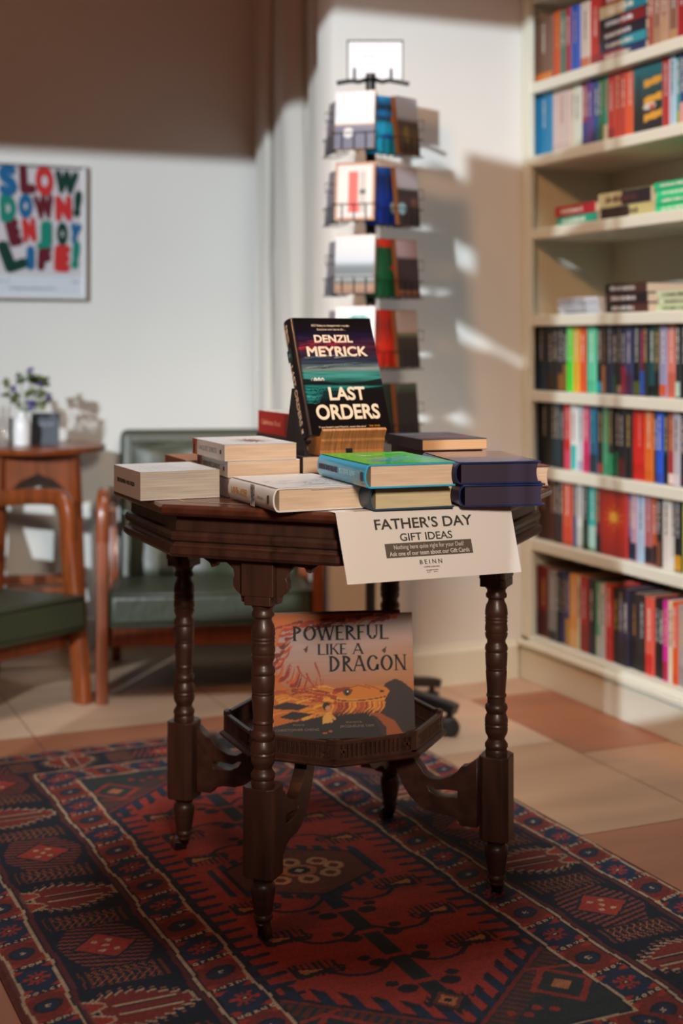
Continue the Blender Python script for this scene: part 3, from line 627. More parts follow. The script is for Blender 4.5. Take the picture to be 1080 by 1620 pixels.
def legs():
    for k in range(4):
        a = math.pi / 4 + k * math.pi / 2; rad = Vector((math.cos(a), math.sin(a), 0)); tan = Vector((-rad.y, rad.x, 0))
        M = Matrix.Translation(rad * LEG_R) @ Matrix.Rotation(a, 4, 'Z')
        root = MB().lathe(up_prof[::-1], 32).lathe(lo_prof[::-1], 32).build('leg', MAHOG, tb, smooth=38, M=M)
        s, c_ = .0295, .010
        ch = [(-s, -s + c_), (-s + c_, -s), (s - c_, -s), (s, -s + c_), (s, s - c_), (s - c_, s), (-s + c_, s), (-s, s - c_)]
        ch = [(x * .92, y * .98) for x, y in ch]
        prism_z(ch, .112, .262).build('leg_block', MAHOG, root, bevel=.002)
        t = .024
        b = MB().prism([(-t, -.029), (t, -.029), (t, .029), (-t, .029)], .578, .642)
        b.prism([(-t, -.024), (t, -.024), (t, .024), (-t, .024)], .563, .578); b.build('leg_capital', MAHOG, root, bevel=.0015)
        # shaped brackets, either side, under the apron
        for sg in (1, -1):
            prof = [(.029, .642), (.029, .566), (.034, .566), (.036, .578), (.044, .584), (.050, .592), (.050, .603), (.047, .610), (.050, .620), (.062, .630), (.080, .629), (.083, .622), (.090, .620), (.094, .628), (.112, .638), (.112, .642)]
            Mb = Matrix(((0, 0, 1, .004), (sg, 0, 0, 0), (0, 1, 0, 0), (0, 0, 0, 1)))
            MB().prism(prof, -.008, .008, M=Mb).build('bracket', MAHOG, root, bevel=.0015)
        # caster
        b = MB(); ca = [2.3, 0.6, 0.9, 1.6][k]
        Mc = Matrix.Rotation(ca, 4, 'Z')
        b.lathe([(.020, .009), (.030, .011), (.033, .009)], 16)
        b.box(-.004, -.0085, .012, .018, -.006, .026, Mc).box(-.004, .006, .012, .018, .0085, .026, Mc)
        b.build('caster_fork', mat('aged_metal', (.03, .02, .015), .4, metal=.8), root, bevel=.001)
        Mw_ = Mc @ Matrix.Translation((.012, 0, RUG + .0135)) @ Matrix.Rotation(R(90), 4, 'X')
        MB().lathe([(-.0058, .010), (-.0045, .0135), (.0045, .0135), (.0058, .010)], 22, M=Mw_).build('caster_wheel', mat('caster_wood', (.05, .018, .01), .4), root, smooth=40)
        # pierced arm from the leg block to the tray
        outer = [(.280, .250), (.262, .236), (.252, .234), (.243, .222), (.232, .214), (.213, .206), (.195, .206), (.182, .214), (.172, .228), (.160, .240), (.150, .262), (.118, .262), (.122, .235), (.130, .215), (.142, .190), (.155, .172), (.177, .154), (.200, .147), (.225, .146), (.243, .141), (.252, .130), (.280, .130)]
        slot = [(.246, .192), (.225, .192), (.205, .190), (.190, .198), (.184, .196), (.192, .184), (.208, .176), (.246, .176)]
        cu = bpy.data.curves.new('stretcher_arm', 'CURVE'); cu.dimensions = '2D'; cu.fill_mode = 'BOTH'; cu.extrude = .0105; cu.bevel_depth = .0012
        for pl in (outer, slot):
            sp = cu.splines.new('POLY'); sp.points.add(len(pl) - 1); sp.use_cyclic_u = True
            for i, p in enumerate(pl): sp.points[i].co = (p[0], p[1], 0, 1)
        cu.materials.append(MAHOG)
        o = bpy.data.objects.new('stretcher_arm', cu); COL.objects.link(o)
        bpy.context.view_layer.update(); mm = bpy.data.meshes.new_from_object(o.evaluated_get(bpy.context.evaluated_depsgraph_get()))
        bpy.data.objects.remove(o); o = bpy.data.objects.new('stretcher_arm', mm); COL.objects.link(o); o.parent = tb
        o.matrix_local = Matrix.Rotation(a, 4, 'Z') @ Matrix(((1, 0, 0, 0), (0, 0, -1, 0), (0, 1, 0, 0), (0, 0, 0, 1)))
        b = MB()
        for (rr, zz2) in ((.165, .212), (.160, .186)):
            for sg in (1, -1): b.lathe([(-.0015, .0028), (.0015, .0022)], 10, M=Matrix.Translation((rr, sg * .0125, zz2)) @ Matrix.Rotation(R(90), 4, 'X'))
        b.build('screw_head', BRASS, o, M=Matrix.Identity(4)).matrix_local = o.matrix_local.inverted() @ Matrix.Rotation(a, 4, 'Z')
legs()
# tray with its pierced gallery, hung between the legs
TB, TRR = .262, .212
octo([(TB, .196), (TB + .003, .212), (TB + .008, .214), (TB + .012, .206)], 'tray_floor', MAHOG)
for k in range(8):
    a = k * math.pi / 4 ; apo = .205 * math.cos(A8); half = .205 * math.sin(A8) * 1.0
    M = Matrix.Rotation(a, 4, 'Z') @ Matrix(((0, 0, 1, apo - .004), (1, 0, 0, 0), (0, 1, 0, 0), (0, 0, 0, 1)))
    b = MB(); z0, z1 = TB + .010, TB + .046
    b.box(-half, z0, -.004, half, z0 + .006, .004, M); 
    top = [(-half, z1 - .007), (half, z1 - .007), (half, z1 + .003), (half - .012, z1 + .003), (half - .018, z1 - .001), (-half + .018, z1 - .001), (-half + .012, z1 + .003), (-half, z1 + .003)]
    b.prism(top, -.0045, .0045, M=M)
    for s in (1, -1): b.box(s * half - (.010 if s > 0 else 0), z0, -.004, s * half + (0 if s > 0 else .010), z1 - .003, .004, M)
    x = -half + .026
    while x < half - .026:
        b.box(x, z0 + .004, -.003, x + .0042, z1 - .005, .003, M); x += .0088
    for s in (1, -1):          # little carved rosette blocks near the corners
        cx = s * (half - .0175)
        b.box(cx - .0025, z0 + .004, -.003, cx + .0025, z1 - .005, .003, M); b.box(cx - .007, (z0 + z1) / 2 - .004, -.003, cx + .007, (z0 + z1) / 2 + .002, .003, M)
        b.box(cx - .006, z0 + .004, -.003, cx - .0035, z0 + .010, .003, M).box(cx + .0035, z0 + .004, -.003, cx + .006, z0 + .010, .003, M)
    b.build('tray_gallery', MAHOG, tb, bevel=.0008, seg=1)

# ================================================================ books on the table
DARKINK = mat('dark_ink', '2a2622', .5); CREAMINK = mat('cream_ink', 'd8ccb6', .5); ORINK = mat('ochre_ink', 'b88a50', .5); GREYINK = mat('grey_ink', '86868a', .5)
def flat_book(name, label, X, d, z, a, w_, h, t, cover, hard=False, page=None, group=None, round_spine=False, over=.003, cat='book'):
    o = thing(name, label, cat, C(X, d, z), rot_a(a), group)
    c = .0028 if hard else .0011; ov = over if hard else 0.0006
    if round_spine:
        prof = []
        for i in range(9):
            q = math.pi / 2 + math.pi * i / 8; prof.append((.004 + .010 * math.cos(q) * 1.0, t / 2 + t / 2 * math.sin(q)))
        inner = [(.005 + .008 * math.cos(math.pi / 2 + math.pi * i / 8), t / 2 + (t / 2 - c) * math.sin(math.pi / 2 + math.pi * i / 8)) for i in range(9)][::-1]
        pts = [(w_, t)] + prof + [(w_, 0), (w_, c)] + inner + [(w_, t - c)]
    else: pts = [(w_, t), (0, t), (0, 0), (w_, 0), (w_, c), (c, c), (c, t - c), (w_, t - c)]
    n = len(pts); vs = [(p[0], y, p[1]) for y in (0, h) for p in pts]
    # strip faces: the wrap is one thin C section
    hN = n // 2; b = MB(); fs = [(i, (i + 1) % n, n + (i + 1) % n, n + i) for i in range(n)]
    for i in range(hN - 1): fs += [(i, i + 1, n - 2 - i, n - 1 - i), (n + i, n + i + 1, 2 * n - 2 - i, 2 * n - 1 - i)]
    b.add(vs, fs).build('cover', cover, o, bevel=.0005, seg=1, smooth=40 if round_spine else None)
    x0 = .006 if round_spine else c
    nb = 5; q = [(w_ - ov - (.003 * math.sin(math.pi * i / nb) if hard else 0), c + (t - 2 * c) * i / nb) for i in range(nb + 1)]
    poly = [(x0, c)] + q + [(x0, t - c)]
    b = MB(); m_ = len(poly); vs = [(p[0], y, p[1]) for y in (ov, h - ov) for p in poly]
    b.add(vs, [tuple(range(m_)), tuple(range(m_, 2 * m_))[::-1]] + [(i, (i + 1) % m_, m_ + (i + 1) % m_, m_ + i) for i in range(m_)]).build('pages', page or PAGE, o)
    return o
def spine_text(o, s, h, t, frac, y_from, m, size, xo=-.0002, bold=0, shear=0.0):
    """letters along the spine, read from the far end towards the camera"""
    ln = h * frac
    return text('spine_title', s, size, m, o, frame((xo, h - y_from * h - ln / 2, t / 2), (0, -1, 0), (0, 0, 1)), width=ln, bold=bold)
ATT = attr_mat('printed_cover', .4); ATTG = attr_mat('glossy_printed_cover', .22, coat=.3)
def top_art(o, cnv, w_, t, m=ATT, inset=0.0): return cnv.build('cover_art', m, o, M=Matrix.Translation((inset, 0, t + .0003)))
P0 = TOP + .0006
# 1 slipcased white book, left
o = flat_book('boxed_book', 'thick white book with grey page edges at the far left of the table', -.3406, 2.41, P0, 24, .142, .172, .048, mat('ivory_card', (.62, .56, .49), .6), page=mat('grey_pages', (.48, .44, .38), .8, var=.2, vscale=26, stretch=(.3, .3, 14)))
spine_text(o, 'TREE HUNTING = PAUL WOOD', .172, .048, .66, .13, DARKINK, .0095, bold=.0003)
c = Canvas(.142, .172, 60, 'cfd0ce')
for k in range(26): c.curve([(random.uniform(.01, .13), random.uniform(.01, .16)) for _ in range(3)], .0012, 'b4b8b8')
top_art(o, c, .142, .048)
# 2 the stack of three
b0 = flat_book('paperback', 'pale mauve-spined paperback at the bottom of the stack behind the white book', -.195, 2.455, P0, 22, .130, .190, .0345, mat('mauve_grey_card', (.30, .24, .25), .6))
def unquiet(z, label, X, d, a, wear=False):
    o = flat_book('paperback', label, X, d, z, a, .132, .198, .0283, mat('off_white_card', (.66, .64, .62), .5), group='white paperbacks stacked two high')
    c = Canvas(.030, .0283, 14, 'a04828'); c.bands([(0, 'a85a30'), (.5, 'b87850'), (1, 'a04020')]); c.ell(.012, .012, .005, .010, '2c1c18')
    c.build('spine_picture', ATT, o, M=frame((-.0003, .198, 0), (0, -1, 0), (0, 0, 1)))
    spine_text(o, 'UNQUIET SPIRITS', .198, .0283, .56, .2, GREYINK, .013)
    MB().box(-.0008, .020, .011, -.0001, .026, .018).build('publisher_mark', DARKINK, o)
    return o
unquiet(P0 + .035, 'lower of the two white paperbacks with a brown picture at the spine end', -.196, 2.452, 21)
o = unquiet(P0 + .0638, 'upper of the two white paperbacks, a brown leafy picture on its cover', -.201, 2.447, 22)
c = Canvas(.132, .198, 70, 'd0d0cf')
for k in range(14):
    a = k * .45; c.curve([(.075, .085), (.075 + .02 * math.cos(a + .3), .085 + .03 * math.sin(a + .3)), (.075 + .042 * math.cos(a), .085 + .055 * math.sin(a))], .010, random.choice(['5c3a30', '7c4a34', '8c5c48', '3c3034', 'a06a48']), taper=True)
c.ell(.078, .085, .014, .016, '8c3c28'); top_art(o, c, .132, .0283)
# book behind the stack, its corner showing
flat_book('hardback_book', 'tan-edged book showing only a corner behind the stacked white paperbacks', -.292, 2.668, P0, 22, .13, .15, .0475, mat('tan_brown_cloth', (.28, .12, .05), .6), hard=True)
# 3 north ladder
BK3 = .0385
o = flat_book('hardback_book', 'white jacketed hardback with blue sketch at the front edge of the table', -.1026, 2.242, P0, 24, .152, .212, BK3, mat('white_jacket', (.72, .71, .69), .35, coat=.2), hard=True, round_spine=True)
spine_text(o, 'NORTH LADDER', .212, BK3, .36, .10, ORINK, .016, xo=-.0068, bold=.0001)
c = Canvas(.020, BK3 * .92, 24, 'cfccc6')
for k in range(16): c.curve([(random.uniform(.002, .018), random.uniform(.002, .034)) for _ in range(3)], .0016, random.choice(['262a40', '3a4058', '5a6078']))
c.build('spine_picture', ATT, o, M=frame((-.0064, .100, BK3 * .04), (0, -1, 0), (0, 0, 1)))
text('author_name', 'JONAS LAKE', .005, GREYINK, o, frame((-.0066, .054, BK3 / 2), (0, -1, 0), (0, 0, 1)), width=.028).name = 'spine_author'
MB().box(-.0072, .016, .013, -.0063, .022, .026).build('publisher_mark', DARKINK, o)
c = Canvas(.150, .212, 90, 'd4d3d0')
for k in range(40):
    x = random.uniform(.02, .13); y = random.uniform(.03, .12); c.curve([(x, y), (x + random.uniform(-.02, .03), y + random.uniform(-.012, .012)), (x + random.uniform(-.03, .04), y + random.uniform(-.02, .02))], .0014, random.choice(['5c6478', '3c4668', '9098a8', '7c8498']))
top_art(o, c, .15, BK3)
MB().box(.060, -.0008, BK3 - .0045, .150, .06, BK3 - .0036).build('jacket_flap', PAPER, o)
# 4 two river books
BLUEJ = mat('sky_blue_jacket', (.035, .42, .70), .25, coat=.3)
def river(z, X, d, a, label):
    return flat_book('hardback_book', label, X, d, z, a, .150, .228, .0382, BLUEJ, hard=True, round_spine=True, group='blue and green hardbacks')
flat_book('hardback_book', 'lower blue and navy hardback beneath the green covered one, on the sign', .050, 2.262, P0 + .0004, 21, .143, .228, .0382, mat('deep_blue_boards', (.02, .07, .13), .4), hard=True, round_spine=True, page=mat('yellowish_pages', (.60, .50, .30), .8, var=.12, vscale=30, stretch=(.4, .4, 12)))
RZ = P0 + .0392
o = river(RZ, .0415, 2.226, 20, 'hardback with bright green cover and sky blue spine on top of another')
spine_text(o, 'ROBERT MACFARLANE', .228, .0382, .40, .05, mat('navy_ink', '10204c', .5), .0125, xo=-.0068, bold=.0005)
spine_text(o, 'IS A RIVER ALIVE?', .228, .0382, .32, .50, mat('pale_ink', '9cd0e0', .5), .0125, xo=-.0068)
MB().box(-.0074, .008, .012, -.0063, .016, .026).build('publisher_mark', mat('navy_ink', '10204c', .5), o)
c = Canvas(.149, .228, 110, '2cd838')
for k in range(11): c.ell(random.uniform(.02, .14), random.uniform(.02, .2), random.uniform(.008, .03), random.uniform(.006, .02), random.choice(['30c8c8', '2ca8d8', '28b8a0']), .8)
for k in range(34):
    x, y = random.uniform(.03, .14), random.uniform(.02, .21); c.curve([(x, y), (x + .008, y + random.uniform(-.006, .006)), (x + .018, y + random.uniform(-.004, .008))], .0028, random.choice(['e0e8d8', 'e8c8d8', '20383c', 'c8e8e0', '1c4890']))
top_art(o, c, .149, .0382, ATTG, inset=.001)
# 5 navy pair with dark sprayed edges
NAVYP = mat('sprayed_dark_edges', (.020, .010, .035), .5)
def navy(z, X, d, a, label):
    return flat_book('hardback_book', label, X, d, z, a, .142, .215, .0362, mat('navy_jacket', (.012, .022, .085), .3, coat=.3), hard=True, round_spine=True, page=NAVYP, group='navy hardbacks with dark page edges', over=.004)
navy(P0 + .0004, .196, 2.312, 11, 'lower navy hardback with dark page edges at the right of the table')
o = navy(P0 + .0372, .190, 2.312, 12, 'upper navy hardback with dark page edges and blue-brown cover')
c = Canvas(.141, .215, 60, '26408c'); c.bands([(0, '1c3c8c'), (.2, '384a80'), (.45, '7a5c58'), (.7, '8c6850'), (1, '3c3868')])
for k in range(10): c.curve([(random.uniform(.01, .13), random.uniform(.05, .2)) for _ in range(3)], .003, random.choice(['2c4ca0', 'a08070', '504878']), al=.6)
top_art(o, c, .141, .0362, ATTG, inset=.001)
# 6 behind, right
flat_book('hardback_book', 'brown-paged book at the right rear corner of the table', .232, 2.60, P0, 14, .16, .19, .040, mat('dark_red_brown', (.12, .04, .03), .5), hard=True)
flat_book('paperback', 'thin-covered book behind the navy hardbacks with tan pages', .150, 2.615, P0 + .0405, 17, .118, .18, .030, mat('dusky_card', (.10, .06, .08), .5))
o = flat_book('paperback', 'slate and red covered paperback lying behind the navy hardbacks', .147, 2.588, P0 + .0712, 18, .128, .19, .020, mat('dark_slate_card', (.03, .028, .045), .35), page=mat('tan_pages', (.52, .30, .15), .8))
c = Canvas(.128, .19, 60, '2c3440'); c.noise(.5, 6, 6)
for k in range(26): c.line([(random.uniform(0, .12), random.uniform(0, .18)), (random.uniform(0, .12), random.uniform(0, .18))], .0016, random.choice(['6c7c88', '1c2028', '8c949c']), .6)
c.poly([(.02, .06), (.12, .05), (.12, .08), (.02, .085)], '8c3030', .85); c.poly([(.0, .13), (.1, .14), (.1, .15), (0, .145)], '8c949c', .6); top_art(o, c, .128, .020)
# 7 under the stand
flat_book('paperback', 'cream-paged book under the wooden stand, bottom one', -.072, 2.562, P0, 19, .155, .185, .0315, mat('plain_dark_card', (.04, .03, .04), .5))
flat_book('paperback', 'cream-paged book directly under the wooden stand', -.070, 2.560, P0 + .032, 20, .155, .185, .0305, mat('plain_dark_card', (.04, .03, .04), .5))
# 8 red book on two hidden ones
flat_book('hardback_book', 'tan cloth hardback at the base of the pile below the red-spined paperback', -.105, 2.795, P0, 22, .15, .195, .041, mat('tan_brown_cloth', (.28, .12, .05), .6), hard=True)
flat_book('hardback_book', 'book directly beneath the red and white paperback', -.104, 2.79, P0 + .0415, 22, .15, .195, .0385, mat('plain_dark_card', (.04, .03, .04), .5), hard=True)
o = flat_book('paperback', 'red-spined paperback with a white cover behind the standing book', -.094, 2.785, P0 + .0806, 23, .152, .205, .046, mat('pillar_red_card', (.62, .03, .022), .4))
spine_text(o, 'Caledonian Road', .205, .046, .55, .10, mat('pink_ink', 'f0c8bc', .5), .016)
c = Canvas(.030, .040, 14, '9c3020'); c.noise(.3, 4, 4); c.build('spine_picture', ATT, o, M=frame((-.0003, .05, .003), (0, -1, 0), (0, 0, 1)))
c = Canvas(.152, .205, 50, 'c4c4c0')
for k in range(10): c.curve([(random.uniform(0, .15), random.uniform(0, .2)) for _ in range(3)], .005, random.choice(['9ca48c', '70785c', 'b8b8b0']), al=.7)
top_art(o, c, .152, .046)

# ---- the standing thriller on its stand
SZ = P0 + .0632
sx, sd, sa = -.043, 2.560, 23
st = thing('book_stand', 'ribbed wooden book stand with a black back, holding the upright thriller', 'book stand', C(sx, sd, SZ), rot_a(sa))
STW = mat('striped_stand_wood', (.42, .19, .06), .45, var=.35, vscale=60, stretch=(5, .3, .3))
# scrolled front lip like an open book, extruded across
pr = [(0, 0), (.003, .010), (0, .020), (-.004, .027), (-.002, .031), (-.012, .046), (-.006, .050), (.004, .038), (.012, .034), (.060, .034), (.060, 0)]
Ml = Matrix(((0, 0, 1, 0), (1, 0, 0, 0), (0, 1, 0, 0), (0, 0, 0, 1)))
MB().prism(pr, 0.006, .132, M=Ml).build('curved_lip', STW, st, bevel=.0012)
MB().box(.056, -.0012, 0, .068, .004, .013).build('slot', BLACKP, st)
tl = R(25)
Mk = Matrix.Translation((0, .016, .036)) @ Matrix.Rotation(-tl, 4, 'X')
MB().box(-.002, .034, 0.0, .137, .040, .15, Mk).build('back_rest', BLACKP, st)
MB().prism([(.02, 0), (.125, 0), (.088, .12)], -.016, -.010, M=Ml).build('side_prop', BLACKP, st)
bk = thing('thriller_book', 'black hardback thriller with stormy sea cover, upright on the wooden stand', 'book', C(sx, sd, SZ), rot_a(sa))
bw, bh, bt = .160, .236, .036
MB_ = Mk @ Matrix.Translation((-.010, -.001, .001))
bkM = lambda x, y, z: MB_ @ Matrix.Translation((x, y, z))
BLK = mat('black_jacket', (.012, .010, .014), .3, coat=.25)
# jacket with rounded spine, in the frame x across, y depth, z up
pts = [(bw, 0)] + [(.006 + .010 * math.cos(math.pi * 1.5 - math.pi * i / 10), bt / 2 + bt / 2 * math.sin(math.pi * 1.5 - math.pi * i / 10)) for i in range(11)] + [(bw, bt)]
inn = [(bw, bt - .0028)] + [(.008 + .008 * math.cos(math.pi / 2 + math.pi * i / 10), bt / 2 + (bt / 2 - .0028) * math.sin(math.pi / 2 + math.pi * i / 10)) for i in range(11)] + [(bw, .0028)]
al = pts + inn; n = len(al); hN = n // 2
fs = [(i, (i + 1) % n, n + (i + 1) % n, n + i) for i in range(n)]
for i in range(hN - 1): fs += [(i, i + 1, n - 2 - i, n - 1 - i), (n + i, n + i + 1, 2 * n - 2 - i, 2 * n - 1 - i)]
jk = MB().add([(p[0], p[1], z) for z in (0, bh) for p in al], fs).build('cover', BLK, bk, smooth=40, M=MB_)
MB().box(.006, .0028, .003, bw - .003, bt - .0028, bh - .003).build('pages', PAGEV, bk, M=MB_)
c = Canvas(bw - .002, bh - .001, 150, '0e0c10')
c.bands([(0, '0c0a0e'), (.26, '0e0e12'), (.33, '123038'), (.36, '0e1a20'), (.40, '20706c'), (.43, '14202a'), (.46, '2a6a66'), (.52, '3c8480'), (.555, '6c7c7c'), (.60, '2c3c4c'), (.66, '2a2438'), (.74, '3c1c30'), (.84, '181430'), (.9, '0f0c14'), (1, '0d0a0e')])
c.noise(.5, 30, 3)
W_, H_ = bw, bh
for k in range(26):
    y = random.uniform(.70, .80) * H_; x = random.uniform(0, .09); c.curve([(x, y), (x + .02, y + .003), (x + .04, y + random.uniform(-.004, .006))], random.uniform(.0015, .004), random.choice(['8c2028', '702030', 'a0303c', '501c34']), taper=True, al=.75)
for k in range(16):
    y = random.uniform(.54, .66) * H_; x = random.uniform(0, .12); c.curve([(x, y), (x + .03, y + .003), (x + .05, y)], random.uniform(.001, .003), random.choice(['4c6c74', '1c2c40', '7c9498', '243048']), taper=True, al=.6)
c.poly([(0, .47 * H_), (.03, .46 * H_), (.07, .42 * H_), (.11, .43 * H_), (W_, .47 * H_), (W_, .40 * H_), (0, .42 * H_)], '101418', .9)
for k in range(20):
    y = (.40 - k * .007) * H_; c.curve([(0, y), (.02, y - .001), (.045 - k * .001, y + .002)], .0014, random.choice(['2c9490', '1c6c6c', '4cb0a8', '144048']), taper=True, al=.8)
c.poly([(.0, 0), (W_, 0), (W_, .40 * H_), (.07, .36 * H_), (.035, .26 * H_), (.0, .2 * H_)], '0d0b0e', .92)
for k, xx in enumerate((.016, .022, .029, .036)):            # a small row of gabled cottages
    c.poly([(xx, .450 * H_), (xx + .006, .450 * H_), (xx + .006, .468 * H_), (xx + .003, .482 * H_), (xx, .468 * H_)], 'c8ccc8' if k else '7c8c8c'); c.line([(xx + .003, .450 * H_), (xx + .003, .462 * H_)], .0012, '1c2428')
c.put((c.X < .003), '0c0a0c', .5)
c.build('cover_art', ATTG, bk, M=MB_ @ frame((.0062, -.0004, .0005), (1, 0, 0), (0, 0, 1)))
def fr(x, z): return MB_ @ frame((x, -.0007, z), (1, 0, 0), (0, 0, 1))
cx = .080
text('cover_line', 'DCI Daley is changed with murder.', .0062, CREAMINK, bk, fr(cx, .931 * H_), width=.078)
text('cover_line', 'Everyone now has to die ...', .0062, CREAMINK, bk, fr(cx, .897 * H_), width=.058)
text('author_name', 'DENZIL', .021, CREAMINK, bk, fr(cx, .812 * H_), width=.078, bold=.0006)
text('author_name', 'MEYRICK', .027, CREAMINK, bk, fr(cx + .003, .700 * H_), width=.122, fat=.0008)
text('book_title', 'LAST', .036, CREAMINK, bk, fr(cx + .008, .335 * H_), width=.073, bold=.0010)
text('book_title', 'ORDERS', .040, CREAMINK, bk, fr(cx + .004, .180 * H_), width=.127, bold=.0012)
text('cover_line', "'If you haven't read Meyrick, now's the time'", .0055, CREAMINK, bk, fr(cx - .012, .062 * H_), width=.094)
text('cover_line', 'THE TIMES', .0052, mat('gold_ink', 'b88a18', .5), bk, fr(cx + .052, .064 * H_), width=.022)
text('spine_author', 'DENZIL', .008, CREAMINK, bk, MB_ @ frame((-.0046, bt * .36, .88 * H_), (0, 0, -1), (0, -1, 0)), width=.036, bold=.0002)
text('spine_author', 'MEYRICK', .008, CREAMINK, bk, MB_ @ frame((-.0046, bt * .64, .88 * H_), (0, 0, -1), (0, -1, 0)), width=.040, bold=.0002)
c = Canvas(.024, bt * .6, 20, '14404c'); c.noise(.6, 4, 4); c.ell(.012, .01, .004, .005, '60a0a8')
c.build('spine_picture', ATT, bk, M=MB_ @ frame((-.0045, bt * .8, .755 * H_), (0, 0, -1), (0, -1, 0)))
text('spine_title', 'LAST ORDERS', .019, CREAMINK, bk, MB_ @ frame((-.0048, bt * .5, .36 * H_), (0, 0, -1), (0, -1, 0)), width=.118, bold=.0003)
MB().box(-.0050, bt * .4, .010, -.0044, bt * .6, .018).build('publisher_mark', CREAMINK, bk, M=MB_)

# ---- sign hanging from the table edge
p0 = C(-.011, 2.248, TOP + .0003); p1 = C(.279, 2.372, TOP + .0003)
ex = (p1 - p0).normalized(); out = Vector((ex.y, -ex.x, 0)); down = (Vector((0, 0, -1)) + out * .10 + ex * .14).normalized(); ey = -down
sg = thing('paper_sign', "white Father's Day gift ideas sign taped to the table edge under the books", 'sign', p0 + out * .0035)
SW, SH = (p1 - p0).length, .1145
Ms = frame((0, 0, 0), ex, ey); 
nrm = ex.cross(ey)
b = MB(); vs = []; ns = 10
for i in range(ns + 1):
    v = -SH * i / ns; cv = 0
    vs += [tuple(ey * v + nrm * cv), tuple(ex * SW + ey * v + nrm * cv * 1.4)]
vs2 = vs; back = [tuple(out * -.03 + Vector((0, 0, .0)) ), tuple(ex * SW + out * -.03)]
b.add(back + vs2, [(2 * i, 2 * i + 1, 2 * i + 3, 2 * i + 2) for i in range(ns + 1)])
o = b.build('paper_sheet', PAPER, sg); o.modifiers.new('thickness', 'SOLIDIFY').thickness = .0003
INK = mat('sign_ink', '3c3630', .6)
def sgn(name, s, u, v, size, width, m=INK, bold=0.0, dz=.0008):
    cv = 0
    o = text(name, s, size, m, sg, Matrix.Identity(4), width=width, bold=bold); o.data.transform(frame(ex * u - ey * v + nrm * (cv + dz), ex, ey)); return o
sgn('sign_title', "FATHER'S DAY", .150, .0235, .0235, .176, bold=.0004)
sgn('sign_title', 'GIFT IDEAS', .151, .0455, .0175, .094, bold=.0002)
MB().box(-.078, -.0115, 0, .078, .0115, .0003).build('sign_band', mat('sign_band_ink', '5a4f45', .6), sg).data.transform(frame(ex * .153 - ey * .0655 + nrm * .0007, ex, ey))
WI = mat('white_ink', 'd8d0c6', .6)
sgn('sign_text', 'Nothing here quite right for your Dad?', .153, .0607, .0100, .126, WI, dz=.0015)
sgn('sign_text', 'Ask one of our team about our Gift Cards', .153, .0712, .0100, .144, WI, bold=.0001, dz=.0015)
sgn('sign_logo', 'B E I N N', .152, .0870, .0105, .040, bold=.0001)
sgn('sign_text', 'COFFEE & BOOKS', .152, .0950, .0035, .028)
sgn('sign_text', 'AVIEMORE', .152, .1005, .0028, .022); sgn('sign_text', 'EST    2021', .152, .1035, .0025, .018)

